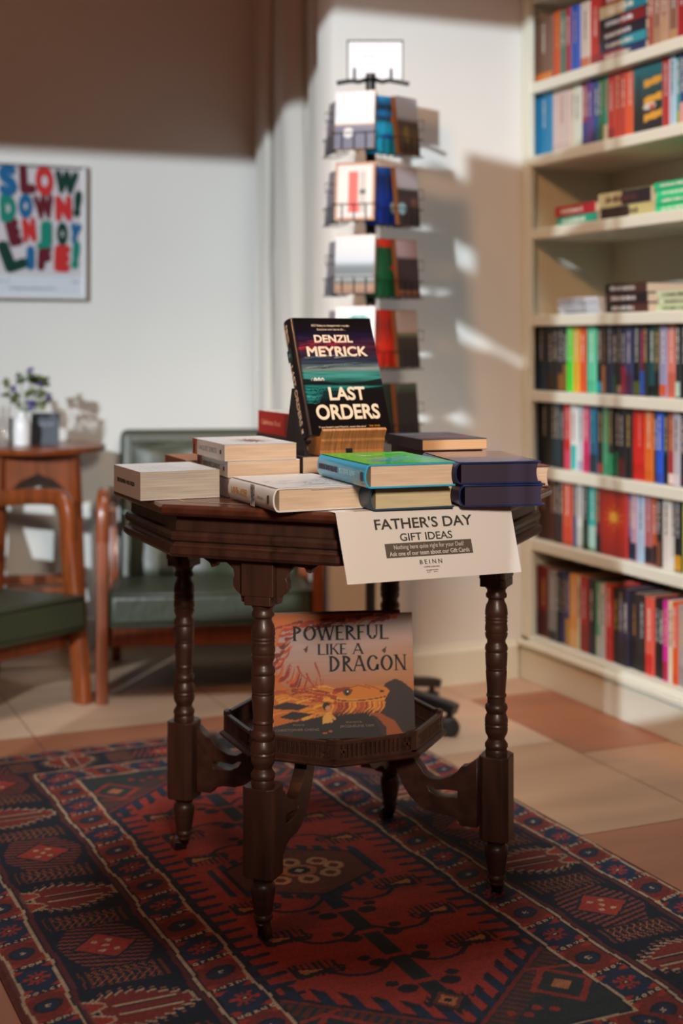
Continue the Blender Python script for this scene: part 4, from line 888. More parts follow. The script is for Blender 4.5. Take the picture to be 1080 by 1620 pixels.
# ---- picture books standing in the tray
def serif(name, s, hgt, m, parent, M, width, wt=.16):
    """narrow display capitals with small serifs"""
    th = wt * .55; G_ = {
     'P': (.62, [(.14, 0, .14, 1, wt)], [(.14, .73, .42, .27, 1)]), 'O': (.92, [], [(.46, .5, .40, .5, 2)]), 'W': (1.1, [(.06, 1, .32, 0, wt), (.32, 0, .54, .95, th), (.54, .95, .78, 0, wt), (.78, 0, 1.02, 1, th)], []),
     'E': (.62, [(.14, 0, .14, 1, wt), (.14, .96, .56, .96, th), (.14, .52, .46, .52, th), (.14, .04, .58, .04, th)], []), 'R': (.72, [(.14, 0, .14, 1, wt), (.26, .5, .66, 0, wt)], [(.14, .74, .42, .26, 1)]),
     'F': (.58, [(.14, 0, .14, 1, wt), (.14, .96, .55, .96, th), (.14, .52, .45, .52, th)], []), 'U': (.84, [(.16, 1, .16, .28, wt), (.68, 1, .68, .28, th)], [(.42, .29, .26, .27, 3)]),
     'L': (.62, [(.14, 0, .14, 1, wt), (.14, .04, .60, .04, th)], []), 'I': (.30, [(.15, 0, .15, 1, wt)], []), 'K': (.74, [(.14, 0, .14, 1, wt), (.16, .42, .62, 1, th), (.30, .6, .68, 0, wt)], []),
     'A': (.82, [(.04, 0, .40, 1, th), (.40, 1, .74, 0, wt), (.18, .36, .62, .36, th)], []), 'D': (.84, [(.14, 0, .14, 1, wt)], [(.14, .5, .56, .5, 1)]),
     'G': (.88, [(.74, .42, .74, .06, wt)], [(.46, .5, .40, .5, 4)]), 'N': (.86, [(.14, 0, .14, 1, th), (.12, 1, .70, 0, wt), (.70, 0, .70, 1, th)], []), ' ': (.4, [], [])}
    b = MB(); x = 0
    for ch in s:
        adv, st_, cv = G_[ch]
        for (x0, y0, x1, y1, w0) in st_:
            if abs(y1 - y0) < 1e-6: P_ = [(x0, y0 - w0 / 2), (x1, y0 - w0 / 2), (x1, y0 + w0 / 2), (x0, y0 + w0 / 2)]
            else: P_ = [(x0 - w0 / 2, y0), (x0 + w0 / 2, y0), (x1 + w0 / 2, y1), (x1 - w0 / 2, y1)]
            b.prism([(x + p, q) for p, q in P_], 0, .02)
            if abs(y1 - y0) > .3:
                for yy, xx in ((y0, x0), (y1, x1)):
                    if yy in (0, 1): b.prism([(x + xx - .13, yy - (.05 if yy else 0)), (x + xx + .13, yy - (.05 if yy else 0)), (x + xx + .13, yy + (0 if yy else .05)), (x + xx - .13, yy + (0 if yy else .05))], 0, .02)
        for (cx_, cy_, rx, ry, kind) in cv:
            rng = {1: (-90, 90), 2: (0, 360), 3: (180, 360), 4: (35, 345)}[kind]; N = 22
            for i in range(N):
                a0, a1 = [R(rng[0] + (rng[1] - rng[0]) * j / N) for j in (i, i + 1)]
                q = []
                for a, sg_ in ((a0, 1), (a1, 1), (a1, 0), (a0, 0)):
                    wx = wt * abs(math.cos(a)) + th * .8 * abs(math.sin(a)); k_ = 0 if sg_ else wx
                    q.append((x + cx_ + (rx - k_) * math.cos(a), cy_ + (ry - k_ * .95) * math.sin(a)))
                b.prism(q, 0, .02)
        x += adv
    o = b.build(name, m, parent); me = o.data; k = width / x
    me.transform(Matrix.Translation((-width / 2, -hgt / 2, 0)) @ Matrix.Diagonal((k, hgt, .01, 1))); o.matrix_local = M; return o
dw, dh = .268, .224
dz = TB + .0125
def dragon_book(name, label, X, d, a, lean, full):
    o = thing(name, label, 'book', C(X, d, dz), rot_a(a), 'dragon picture books in the table tray')
    Md = Matrix.Rotation(-R(lean), 4, 'X')
    b = MB(); b.box(0, 0, 0, dw, .0025, dh).box(0, .0095, 0, dw, .012, dh).box(0, .0025, 0, .003, .0095, dh)
    b.build('cover', mat('orange_brown_boards', (.22, .06, .02), .35), o, M=Md)
    MB().box(.003, .0025, .003, dw - .003, .0095, dh - .003).build('pages', PAGEV, o, M=Md)
    if not full: return o
    c = Canvas(dw, dh, 200, 'a06a50'); W_, H_ = dw, dh; x = lambda v: v * W_; y = lambda v: (1 - v) * H_
    c.bands([(0, '14100f'), (.18, '1a1614'), (.22, '7c4018'), (.38, 'b4682c'), (.55, 'b08878'), (.75, 'b09894'), (.9, 'a89490'), (1, '94705c')])
    g = np.clip((c.X / W_ - .45) * 1.4, 0, 1)[..., None] * np.clip((c.Y / H_ - .3) * 3, 0, 1)[..., None] * (1 - np.clip((c.Y / H_ - .55) * 3, 0, 1))[..., None]
    c.a = c.a * (1 - g) + np.array(lin('c07c34')) * g; c.noise(.06, 30, 3)
    # fiery mane round the top and left edges
    rr = random.Random(4)
    c.put((c.Y > H_ * (.985 - .09 * (1 - c.X / W_))) & (c.X < W_ * .9), 'c06420', .8)
    c.poly([(0, y(0)), (x(.25), y(0)), (x(.10), y(.12)), (x(.03), y(.35)), (x(.08), y(.55)), (x(.2), y(.68)), (0, y(.8))], 'c0641c', .9)
    for k in range(64):
        t = k / 63
        if t < .45: q = t / .45; bx, by = .92 - .78 * q, .02 + .08 * q; dx_, dy_ = -.10, .05
        elif t < .75: q = (t - .45) / .3; bx, by = .14 - .11 * q, .10 + .35 * q; dx_, dy_ = .07 * (1 - 2 * q * .2), -.02 - .06 * q
        else: q = (t - .75) / .25; bx, by = .03 + .30 * q, .48 + .2 * q; dx_, dy_ = .05, -.12
        bx += rr.uniform(-.03, .03); by += rr.uniform(-.025, .025)
        c.curve([(x(bx), y(by)), (x(bx + dx_ * .6), y(by + dy_ * .2)), (x(bx + dx_ * 1.1), y(by + dy_))], rr.uniform(.005, .010), rr.choice(['8c2418', 'a83a18', '742018', 'c85a20', 'b04a1c']), taper=True)
    # neck and head
    c.poly([(0, y(.60)), (x(.12), y(.62)), (x(.3), y(.63)), (x(.45), y(.66)), (x(.5), y(.78)), (x(.38), y(.80)), (x(.22), y(.86)), (x(0), y(.90))], 'c0661e')
    for k in range(46):
        yy = .60 + .24 * rr.random(); xx = rr.uniform(0, .34); c.curve([(x(xx), y(yy)), (x(xx + .07), y(yy - .02)), (x(xx + .15), y(yy + rr.uniform(-.03, .04)))], rr.uniform(.003, .007), rr.choice(['d88424', 'a8481c', '8c3418', 'e09a30', 'c8701e']), taper=True)
    c.poly([(x(.0), y(.74)), (x(.12), y(.70)), (x(.28), y(.735)), (x(.2), y(.765)), (x(.05), y(.755))], '281418'); c.poly([(x(.07), y(.82)), (x(.16), y(.775)), (x(.30), y(.80)), (x(.18), y(.845))], '1c1416')
    c.poly([(x(.74), y(.72)), (x(.80), y(.57)), (x(.87), y(.535)), (x(.92), y(.56)), (x(1), y(.64)), (x(1), y(1)), (x(.66), y(1)), (x(.6), y(.82))], '30201e')
    c.poly([(x(.34), y(.63)), (x(.47), y(.615)), (x(.55), y(.585)), (x(.64), y(.575)), (x(.72), y(.59)), (x(.80), y(.60)), (x(.83), y(.63)), (x(.80), y(.69)), (x(.78), y(.74)), (x(.68), y(.76)), (x(.56), y(.78)), (x(.44), y(.74)), (x(.36), y(.70))], 'd07820')
    c.poly([(x(.42), y(.66)), (x(.55), y(.69)), (x(.7), y(.685)), (x(.80), y(.67)), (x(.79), y(.70)), (x(.6), y(.72)), (x(.46), y(.70))], 'dc9438')
    c.curve([(x(.42), y(.675)), (x(.50), y(.70)), (x(.62), y(.702)), (x(.74), y(.688)), (x(.80), y(.675))], .0022, '6c2414')
    c.curve([(x(.55), y(.60)), (x(.62), y(.585)), (x(.70), y(.61))], .0016, '8c3818'); c.curve([(x(.66), y(.58)), (x(.72), y(.60)), (x(.76), y(.62))], .0014, '8c3818')
    c.poly([(x(.40), y(.645)), (x(.46), y(.60)), (x(.545), y(.592)), (x(.575), y(.62)), (x(.56), y(.655)), (x(.5), y(.63))], '8c2818')
    c.ell(x(.535), y(.636), .0065, .006, '403818'); c.ell(x(.535), y(.636), .003, .0055, '080808'); c.ell(x(.54), y(.631), .0014, .0014, 'e8e0c0'); c.ell(x(.775), y(.633), .0042, .0022, '401410')
    for k in range(28):
        xx = .44 + .36 * k / 28; c.curve([(x(xx), y(.725)), (x(xx - .005), y(.76)), (x(xx - .05), y(.80 + rr.uniform(-.01, .03)))], .006, rr.choice(['d88428', 'b0481c', 'c86820', '8c3016', 'e09434']), taper=True)
    for k in range(22):
        xx = .40 + rr.uniform(-.06, .06); yy = .62 + rr.uniform(0, .10); c.curve([(x(xx), y(yy)), (x(xx - .08), y(yy - .02)), (x(xx - .16), y(yy - .05 + rr.uniform(0, .05)))], .006, rr.choice(['a83c1a', 'd07a22', '8c2c18', 'e09a30']), taper=True)
    for (a_, b_, c__, d_) in ((.26, .48, .34, .62), (.32, .40, .36, .60), (.20, .42, .30, .56)): c.curve([(x(a_), y(b_)), (x(a_ + .03), y((b_ + d_) / 2)), (x(c__), y(d_))], .004, '9c3c1c', taper=True)
    # rocks at the foot and a trailing tail
    c.poly([(0, y(.90)), (x(.15), y(.86)), (x(.30), y(.84)), (x(.36), y(.80)), (x(.45), y(.83)), (x(.55), y(.81)), (x(.66), y(.80)), (x(.72), y(.86)), (x(.78), y(1)), (0, y(1))], '171214')
    c.poly([(x(.68), y(.80)), (x(.76), y(.805)), (x(.86), y(.87)), (x(.92), y(.98)), (x(.90), y(1)), (x(.80), y(1)), (x(.80), y(.92)), (x(.74), y(.84))], '9c4c1c')
    for k in range(10): c.curve([(x(.02 + .01 * k), y(.90 + .01 * k)), (x(.08), y(.885 + .011 * k)), (x(.16), y(.91 + .01 * k))], .001, '34282a')
    # small child in a yellow coat
    hx, hy = .392, .74
    c.ell(x(hx), y(hy), .0068, .0072, '1a1210'); c.ell(x(hx + .012), y(hy + .018), .0048, .0052, 'c88858'); c.poly([(x(hx - .022), y(hy + .05)), (x(hx + .035), y(hy + .045)), (x(hx + .042), y(hy + .13)), (x(hx - .028), y(hy + .14))], 'dca04c')
    c.line([(x(hx - .015), y(hy + .06)), (x(hx - .085), y(hy + .09))], .006, 'cc8430', taper=True); c.line([(x(hx + .02), y(hy + .06)), (x(hx + .055), y(hy + .10))], .005, 'd89844')
    c.poly([(x(hx - .018), y(hy + .135)), (x(hx + .03), y(hy + .13)), (x(hx + .030), y(hy + .195)), (x(hx + .012), y(hy + .195)), (x(hx + .006), y(hy + .16)), (x(hx + .002), y(hy + .205)), (x(hx - .016), y(hy + .205))], '1c1418')
    c.ell(x(hx - .012), y(hy + .212), .004, .002, 'b84c28'); c.ell(x(hx + .025), y(hy + .200), .0035, .002, 'b84c28')
    for (a_, b_) in ((.26, .285), (.80, .305), (.10, .26)): c.poly([(x(a_ - .02), y(b_)), (x(a_ + .015), y(b_ - .03)), (x(a_ + .008), y(b_ + .012)), (x(a_), y(b_ + .03))], '50281c')
    c.build('cover_art', attr_mat('matt_printed_cover', .6), o, M=Md @ frame((0, -.0005, 0), (1, 0, 0), (0, 0, 1)))
    F = lambda u, v: Md @ frame((u * dw, -.0009, (1 - v) * dh), (1, 0, 0), (0, 0, 1))
    TI = mat('teal_black_ink', '0c1c20', .7)
    serif('book_title', 'POWERFUL', .0265, TI, o, F(.50, .155), .180); serif('book_title', 'LIKE A', .0195, TI, o, F(.495, .287), .086)
    serif('book_title', 'DRAGON', .0285, TI, o, F(.685, .405), .146)
    BI = mat('brown_pale_ink', '8c7060', .6)
    text('author_name', 'CHRISTOPHER CHENG', .006, BI, o, F(.19, .925), width=.080); text('author_name', 'JACQUELINE TAM', .006, BI, o, F(.60, .905), width=.062)
    text('credit_line', 'Written by', .005, BI, o, F(.20, .885), width=.022); text('credit_line', 'Illustrated by', .005, BI, o, F(.58, .872), width=.030)
    return o
dragon_book('picture_book', 'front one of two orange dragon picture books, standing face out in the tray', -.131, 2.585, 6, 11, True)
dragon_book('picture_book', 'rear one of the two dragon picture books, its top edge showing', -.150, 2.602, 8, 10, False)
# ================================================================ armchairs
def armchair(label, X, d, a, W=.60, D=.50, backw=.56, rearleg=.42, seat_z=.302, splay=.0, front=.030):
    """origin on the floor midway between the front legs, front faces local -y"""
    o = thing('armchair', label, 'armchair', C(X, d, 0), rot_a(a), 'green leather armchairs with orange wooden arms')
    h = W / 2
    for s in (1, -1):
        x = s * h
        # bent front leg running into the arm
        leg = spline([(x, -.028 - splay, 0), (x, -.018 - splay * .6, .2), (x, .0, .44)], 6)
        MB().sweep(leg, .050, .034, n=12, up=Vector((1, 0, 0)), rnd=False).build('leg', TEAK, o, smooth=50)
        arm = spline([(x, .0, .44), (x, .003, .51), (x, .018, .548), (x, .055, .562), (x, .20, .553), (x, .36, .530), (x, D + .06, .500)], 7)
        MB().sweep(arm, .046, .036, n=12, up=Vector((1, 0, 0)), rnd=False).build('armrest', TEAK, o, smooth=50)
        rl = spline([(x * .96, rearleg + .10, 0), (x * .97, rearleg, .26), (x, rearleg + .05, .50)], 6)
        MB().sweep(rl, .040, .030, n=10, up=Vector((1, 0, 0)), rnd=False).build('leg', TEAK, o, smooth=50)
        MB().box(x - .014, .0, .165, x + .014, rearleg, .215).build('side_rail', TEAK, o, bevel=.004)
    MB().box(-h + .014, -.010, .150, h - .014, .016, .212).build('front_rail', TEAK, o, bevel=.004)
    MB().box(-h + .014, rearleg - .02, .17, h - .014, rearleg + .004, .22).build('back_rail', TEAK, o, bevel=.004)
    # boxed seat cushion with piped edges
    sw, s0, s1 = W / 2 - .016, -front, D - .03; sz = seat_z
    Mc_ = Matrix.Translation((0, 0, sz)) @ Matrix.Rotation(R(-3), 4, 'X')
    cu_ = MB().box(-sw, s0, -.098, sw, s1, 0, Mc_).build('seat_cushion', LEATH, o, bevel=.020, seg=5, smooth=60)
    for z in (-.006, -.092):
        r = [(-sw + .012, s0 - .001, z), (sw - .012, s0 - .001, z), (sw - .002, s0 + .012, z), (sw - .002, s1 - .02, z)]
        MB().sweep([Mc_ @ Vector(p) for p in [(-sw + .002, s1 - .02, z), (-sw + .002, s0 + .012, z)] + r], .007, n=6).build('piping', LEATH, cu_, smooth=60)
    Mb = Matrix.Translation((0, D - .02, .22)) @ Matrix.Rotation(R(-11), 4, 'X')
    # padded back: outer shell with raised rim and softly buttoned panel
    MB().box(-backw / 2, .0, .0, backw / 2, .075, .515).build('back_shell', LEATH, o, bevel=.022, seg=4, M=Mb)
    nx, ny = 30, 26; vs = []; fs = []
    for j in range(ny + 1):
        for i in range(nx + 1):
            u = i / nx; v = j / ny; e = min(1, min(u, 1 - u, v, 1 - v) * 12) ** .5
            vs.append(((u - .5) * (backw - .07), -.018 * e + .004 * math.cos(u * 19) * e - .004 * math.sin(v * 12 + u * 2) * e, .03 + v * .445))
    fs = [(j * (nx + 1) + i, j * (nx + 1) + i + 1, (j + 1) * (nx + 1) + i + 1, (j + 1) * (nx + 1) + i) for j in range(ny) for i in range(nx)]
    MB().add(vs, fs).build('back_cushion', LEATH, o, smooth=70, M=Mb)
    return o
armchair('green leather armchair with orange wood arms facing the camera behind the octagonal table', -.366, 3.99, 6, backw=.555, D=.44)
armchair('green leather armchair cut off at the left edge, beside the small table', -.945, 3.73, 52, splay=.03, front=.095)

# ================================================================ small side table with its things
ST_X, ST_D, STZ = -.93, 4.36, .683
s_ = thing('side_table', 'small round orange wooden side table between the armchairs and the wall', 'table', C(ST_X, ST_D, 0), rot_a(0))
MB().lathe([(STZ - .022, .190), (STZ - .016, .203), (STZ - .004, .206), (STZ, .203)], 48).build('tabletop', TEAK, s_, smooth=40)
for k in range(4):
    a = R(45 + 12 + 90 * k); a2 = R(45 + 12 + 90 * (k + 1))
    t0 = Vector((.150 * math.cos(a), .150 * math.sin(a), STZ - .022)); t1 = Vector((.185 * math.cos(a), .185 * math.sin(a), 0))
    MB().sweep([t0, t0.lerp(t1, .5), t1], .030, .030, n=8, rnd=False).build('leg', TEAK, s_, smooth=50)
    q0 = Vector((.150 * math.cos(a), .150 * math.sin(a), 0)); q1 = Vector((.150 * math.cos(a2), .150 * math.sin(a2), 0)); L = (q1 - q0).length
    pr = [(0, STZ - .022), (0, STZ - .15), (.02, STZ - .15), (.035, STZ - .12), (.06, STZ - .098), (L / 2 - .012, STZ - .085), (L / 2, STZ - .078), (L / 2 + .012, STZ - .085), (L - .06, STZ - .098), (L - .035, STZ - .12), (L - .02, STZ - .15), (L, STZ - .15), (L, STZ - .022)]
    M = frame(q0, q1 - q0, (0, 0, 1))
    MB().prism(pr, -.007, .007, M=M).build('apron', TEAK, s_, bevel=.002)
    l0, l1 = [t0.lerp(t1, .62), Vector((.1717 * math.cos(a2), .1717 * math.sin(a2), t0.lerp(t1, .62).z))]
    MB().sweep([l0, l0.lerp(l1, .5), l1], .022, .032, n=8, rnd=False).build('stretcher', TEAK, s_, smooth=50)
def at(px, d): return ((px - 540) * d / FOC, d)
X, d = at(35, 4.30)
v = thing('flower_vase', 'small white bottle vase holding purple flowers on the side table', 'vase', C(X, d, STZ))
MB().lathe([(0, .020), (.003, .025), (.06, .0265), (.078, .022), (.088, .014), (.096, .0125), (.106, .014), (.107, .011), (.09, .009), (.02, .02)], 28).build('bottle', mat('white_ceramic', (.78, .80, .80), .25), v, smooth=50)
GR = mat('leaf_green', (.10, .18, .05), .6); GR2 = mat('olive_leaf', (.20, .24, .07), .6)
rr = random.Random(3)
fl = thing('flower_bunch', 'bunch of purple flowers and feathery green sprigs in the white bottle', 'flowers', C(X, d, STZ + .09))
stems = MB(); heads = []
for k in range(15):
    tx = rr.uniform(-.06, .085); tz = rr.uniform(.03, .125) * (1.1 - abs(tx) * 4); ty = rr.uniform(-.03, .03)
    q = spline([(rr.uniform(-.004, .004), 0, -.06), (tx * .15, ty * .2, .01), (tx * .6, ty * .6, tz * .6), (tx, ty, tz)], 4)
    stems.sweep([CA * p.x * Vector((1, 0, 0)) + SA * p.x * Vector((0, 1, 0)) + Vector((-SA * p.y, CA * p.y, p.z)) for p in q], .0022, n=5)
    heads.append((C(tx, ty, tz), k))
stems.build('stem', GR, fl)
def tuft(name, p, r, m, n=14):
    b = MB()
    for i in range(n):
        dr = Vector((rr.uniform(-1, 1), rr.uniform(-1, 1), rr.uniform(-.6, 1))).normalized(); sd_ = dr.cross(Vector((0, .3, 1))).normalized() * r * .42
        b.add([p, p + dr * r * .5 + sd_, p + dr * r, p + dr * r * .5 - sd_ + Vector((0, 0, .002))], [(0, 1, 2, 3)])
    return b.build(name, m, fl)
PUR = mat('purple_petal', (.10, .05, .38), .6); PNK = mat('dusty_petal', (.36, .20, .14), .6)
for p, k in heads: tuft('flower_head' if k % 5 in (0, 1) else 'leaf_tuft', p, .017 if k % 5 in (0, 1) else .024, PUR if k % 5 == 0 else (PNK if k == 6 else (PUR if k % 5 == 1 and k < 8 else (GR2 if k % 2 else GR))))
for q in ((.030, .0, .118), (.042, .01, .100), (.055, .0, .092), (.024, .01, .135)): tuft('flower_head', C(*q[:2], q[2]), .016, PUR, 10)
for q in ((-.045, 0, .10), (-.05, 0, .06), (.035, 0, .07), (-.02, 0, .05)): tuft('leaf_tuft', C(*q[:2], q[2]), .022, GR2, 12)
b = MB()
for i in range(60):          # feathery fennel-like sprig
    a = rr.uniform(0, 1); p = C(.02 + a * .055, rr.uniform(-.01, .01), .01 + a * .045); q = p + C(rr.uniform(0, .03), rr.uniform(-.01, .01), rr.uniform(-.012, .03)); b.sweep([p, q], .0011, n=3)
b.build('feathery_sprig', mat('pale_sprig', (.22, .27, .16), .7), fl)
X, d = at(71, 4.36)
sl = thing('slate_card', 'dark slate menu card standing behind the white vase', 'card', C(X, d, STZ), rot_a(-3))
MB().box(-.045, 0, 0, .042, .005, .098, Matrix.Rotation(R(-6), 4, 'X')).build('card_board', mat('slate', (.035, .045, .06), .6), sl)
MB().box(-.03, .0, 0, .03, .03, .006).build('card_foot', mat('slate', (.035, .045, .06), .6), sl)
text('card_lettering', 'ABODE', .014, mat('chalk_ink', '98a0b0', .7), sl, Matrix.Rotation(R(-6), 4, 'X') @ frame((.002, -.0008, .062), (1, 0, 0), (0, 0, 1)), width=.050)
X, d = at(5, 4.32)
gj = thing('glass_jar', 'clear glass jar of straws at the left edge of the side table', 'jar', C(X, d, STZ))
GLASS = pane_mat('clear_glass')
MB().lathe([(0, .026), (.004, .028), (.085, .030), (.085, .0285), (.006, .0265), (.005, 0.001)], 28, cap=False).build('jar_glass', GLASS, gj, smooth=50)
b = MB()
for i in range(6): a = i * 1.05; b.sweep([(.012 * math.cos(a), .012 * math.sin(a), .007), (.02 * math.cos(a + .3), .02 * math.sin(a + .3), .118)], .0035, n=6)
b.build('straw', mat('brown_straw', (.22, .12, .07), .6), gj)

# ================================================================ poster on the back wall
def wp(px, py): x, z = on_y(px, py, YL); return x, z
xr_, zt_ = wp(134, 262); _, zb_ = wp(134, 474)
ps = thing('framed_poster', 'framed typographic poster of bright hand-cut letters on the back wall', 'poster', (xr_, YL - .001, zb_))
PW, PH = .318, zt_ - zb_
fr_ = MB(); t = .010
fr_.box(-PW, -.024, 0, 0, 0, t).box(-PW, -.024, PH - t, 0, 0, PH).box(-PW, -.024, t, -PW + t, 0, PH - t).box(-t, -.024, t, 0, 0, PH - t)
fr_.build('frame', mat('frame_white_wood', (.62, .62, .60), .4), ps, bevel=.0015)
MB().box(-PW + t, -.010, t, -t, -.004, PH - t).build('poster_sheet', mat('poster_paper', (.70, .68, .70), .55), ps)
MB().box(-PW + t, -.0108, t, -t, -.0101, PH * .17).build('caption_strip', mat('poster_white', (.74, .80, .84), .5), ps)
PC = dict(b='2070a0', m='6c2030', r='d03838', g='0c4438', t='18907c')
for ch, px, py, hpx, wpx, col, rt in [('S', 11, 288, 50, 27, 'b', 4), ('L', 41, 286, 46, 24, 'm', 3), ('O', 69, 289, 48, 27, 'r', 4), ('W', 103, 291, 36, 36, 'g', -4), ('D', 11, 332, 42, 24, 't', 2), ('O', 39, 328, 36, 21, 'b', 0), ('W', 68, 330, 38, 30, 'm', 5), ('N', 99, 332, 40, 25, 'r', 2), ('!', 121, 325, 42, 12, 'g', -6),
                            ('E', 20, 370, 42, 20, 'm', 14), ('N', 45, 366, 38, 20, 'r', 5), ('J', 72, 370, 36, 24, 't', 0), ('O', 97, 372, 34, 17, 'g', 0), ('Y', 117, 371, 30, 18, 'b', -10), ('L', 18, 406, 52, 36, 'g', 20), ('I', 47, 410, 36, 12, 'b', 0), ('F', 68, 410, 40, 20, 'm', -3), ('E', 96, 411, 42, 24, 'r', -2), ('!', 118, 406, 44, 12, 't', -6)]:
    x, z = wp(px, py); k = 4.52 / FOC
    text('poster_letter', ch, hpx * k * 1.16, hexmat(PC[col]), ps, Matrix.Translation((x - xr_, -.0125, z - zb_)) @ frame((0, 0, 0), (math.cos(R(rt)), 0, math.sin(R(rt))), (-math.sin(R(rt)), 0, math.cos(R(rt)))), width=wpx * k * 1.08, fat=.0105)
CI = mat('caption_ink', '707884', .6)
for px, py, wd, s in ((50, 456, .15, 'small things make good days go on and on'), (6, 444, .03, 'no. 10'), (118, 446, .02, 'print')):
    x, z = wp(px, py); text('poster_caption', s, .008, CI, ps, frame((x - xr_, -.0125, z - zb_), (1, 0, 0), (0, 0, 1)), width=wd)
MB().box(-PW + t, -.0145, t, -t, -.0135, PH - t).build('glass_pane', pane_mat('picture_glass'), ps)

# ================================================================ card spinner
RX, RD = at(586, 3.72)
rk = thing('card_spinner', 'tall black wire card spinner on a wheeled star base beside the white pillar', 'card rack', C(RX, RD, 0), rot_a(0))
MB().lathe([(.09, .013), (1.70, .013)], 16).build('pole', BLACKP, rk, smooth=40)
MB().lathe([(.07, .035), (.075, .045), (.10, .045), (.13, .022), (.2, .018)], 24).build('hub', BLACKP, rk, smooth=40)
for k in range(5):
    a = R(-30 + 72 * k); u = Vector((math.cos(a), math.sin(a), 0))
    l = MB().sweep([u * .02 + Vector((0, 0, .100)), u * .12 + Vector((0, 0, .092)), u * .225 + Vector((0, 0, .074)), u * .245 + Vector((0, 0, .068))], .040, .026, n=10, rnd=False).build('base_leg', BLACKP, rk, smooth=50)
    b = MB(); p = u * .228
    for s in (1, -1): b.lathe([(-.008, .018), (-.006, .024), (.006, .024), (.008, .018)], 20, M=Matrix.Translation(p + Vector((0, 0, .0245))) @ Matrix.Rotation(a + R(35), 4, 'Z') @ Matrix.Rotation(R(90), 4, 'X') @ Matrix.Translation((0, 0, s * .011)))
    b.lathe([(.024, .008), (.068, .008)], 10, M=Matrix.Translation(p)); b.build('caster', BLACKP, l, smooth=40)
# top bar and the framed header sign
zc = 1 + (540 - 128) * 3.72 / FOC
b = MB().sweep(spline([(-.088, .01, zc - .004), (-.05, 0, zc), (-.03, 0, zc - .002), (0, 0, zc + .006), (.03, 0, zc - .002), (.05, 0, zc + .001), (.100, -.01, zc - .010)], 6), .010, .012, n=8)
b.lathe([(1.68, .02), (zc + .004, .024)], 14).box(-.046, -.004, zc, -.040, .004, zc + .034).box(.050, -.004, zc, .056, .004, zc + .032)
b.build('top_bar', WIRE, rk, smooth=50)
hs = thing('header_sign', 'small white framed sign clipped on top of the card spinner', 'sign', C(RX, RD, zc + .006), rot_a(0))
MB().box(-.058, .004, 0, .082, .007, .098).build('sign_sheet', mat('bright_paper', (.80, .80, .84), .5), hs)
MB().box(-.062, .002, -.002, -.058, .009, .102).box(.082, .002, -.002, .086, .009, .102).box(-.062, .002, .098, .086, .009, .102).build('sign_frame', mat('dark_green_metal', (.06, .09, .07), .4), hs)
b = MB()
for i, (x0, w_) in enumerate(((-.020, .010), (-.007, .007), (.003, .009))): b.box(x0, .0032, .058, x0 + w_, .0039, .062)
b.build('sign_mark', mat('faint_ink', 'b0b4bc', .6), hs)
# baskets and cards: column = (offset px, depth offset, turn, card width)
cols = [('far left', -58, .02, -74, .10), ('left', -25, -.085, -16, .105), ('middle', 24, -.06, 34, .075), ('right', 56, -.045, 47, .085)]
kf = 3.66 / FOC
tiers = [(135, 240, 'top'), (248, 352, 'second'), (366, 466, 'third'), (478, 578, 'fourth'), (592, 694, 'lowest')]
KR = 'b08050'
def bandcard(bands, border=None, blobs=()):
    def f(w_, h):
        c = Canvas(w_, h, 26, 'ffffff'); c.bands([b_ for b_ in bands])
        for (u, v_, ru, rv, col) in blobs: c.ell(u * w_, v_ * h, ru * w_, rv * h, col)
        if border: c.put((c.X < .07 * w_) | (c.X > .93 * w_) | (c.Y < .05 * h) | (c.Y > .95 * h), border)
        return c
    return f
sea = lambda a, b_, c_, d_: bandcard([(0, d_), (.25, d_), (.27, c_), (.45, c_), (.5, b_), (1, a)])
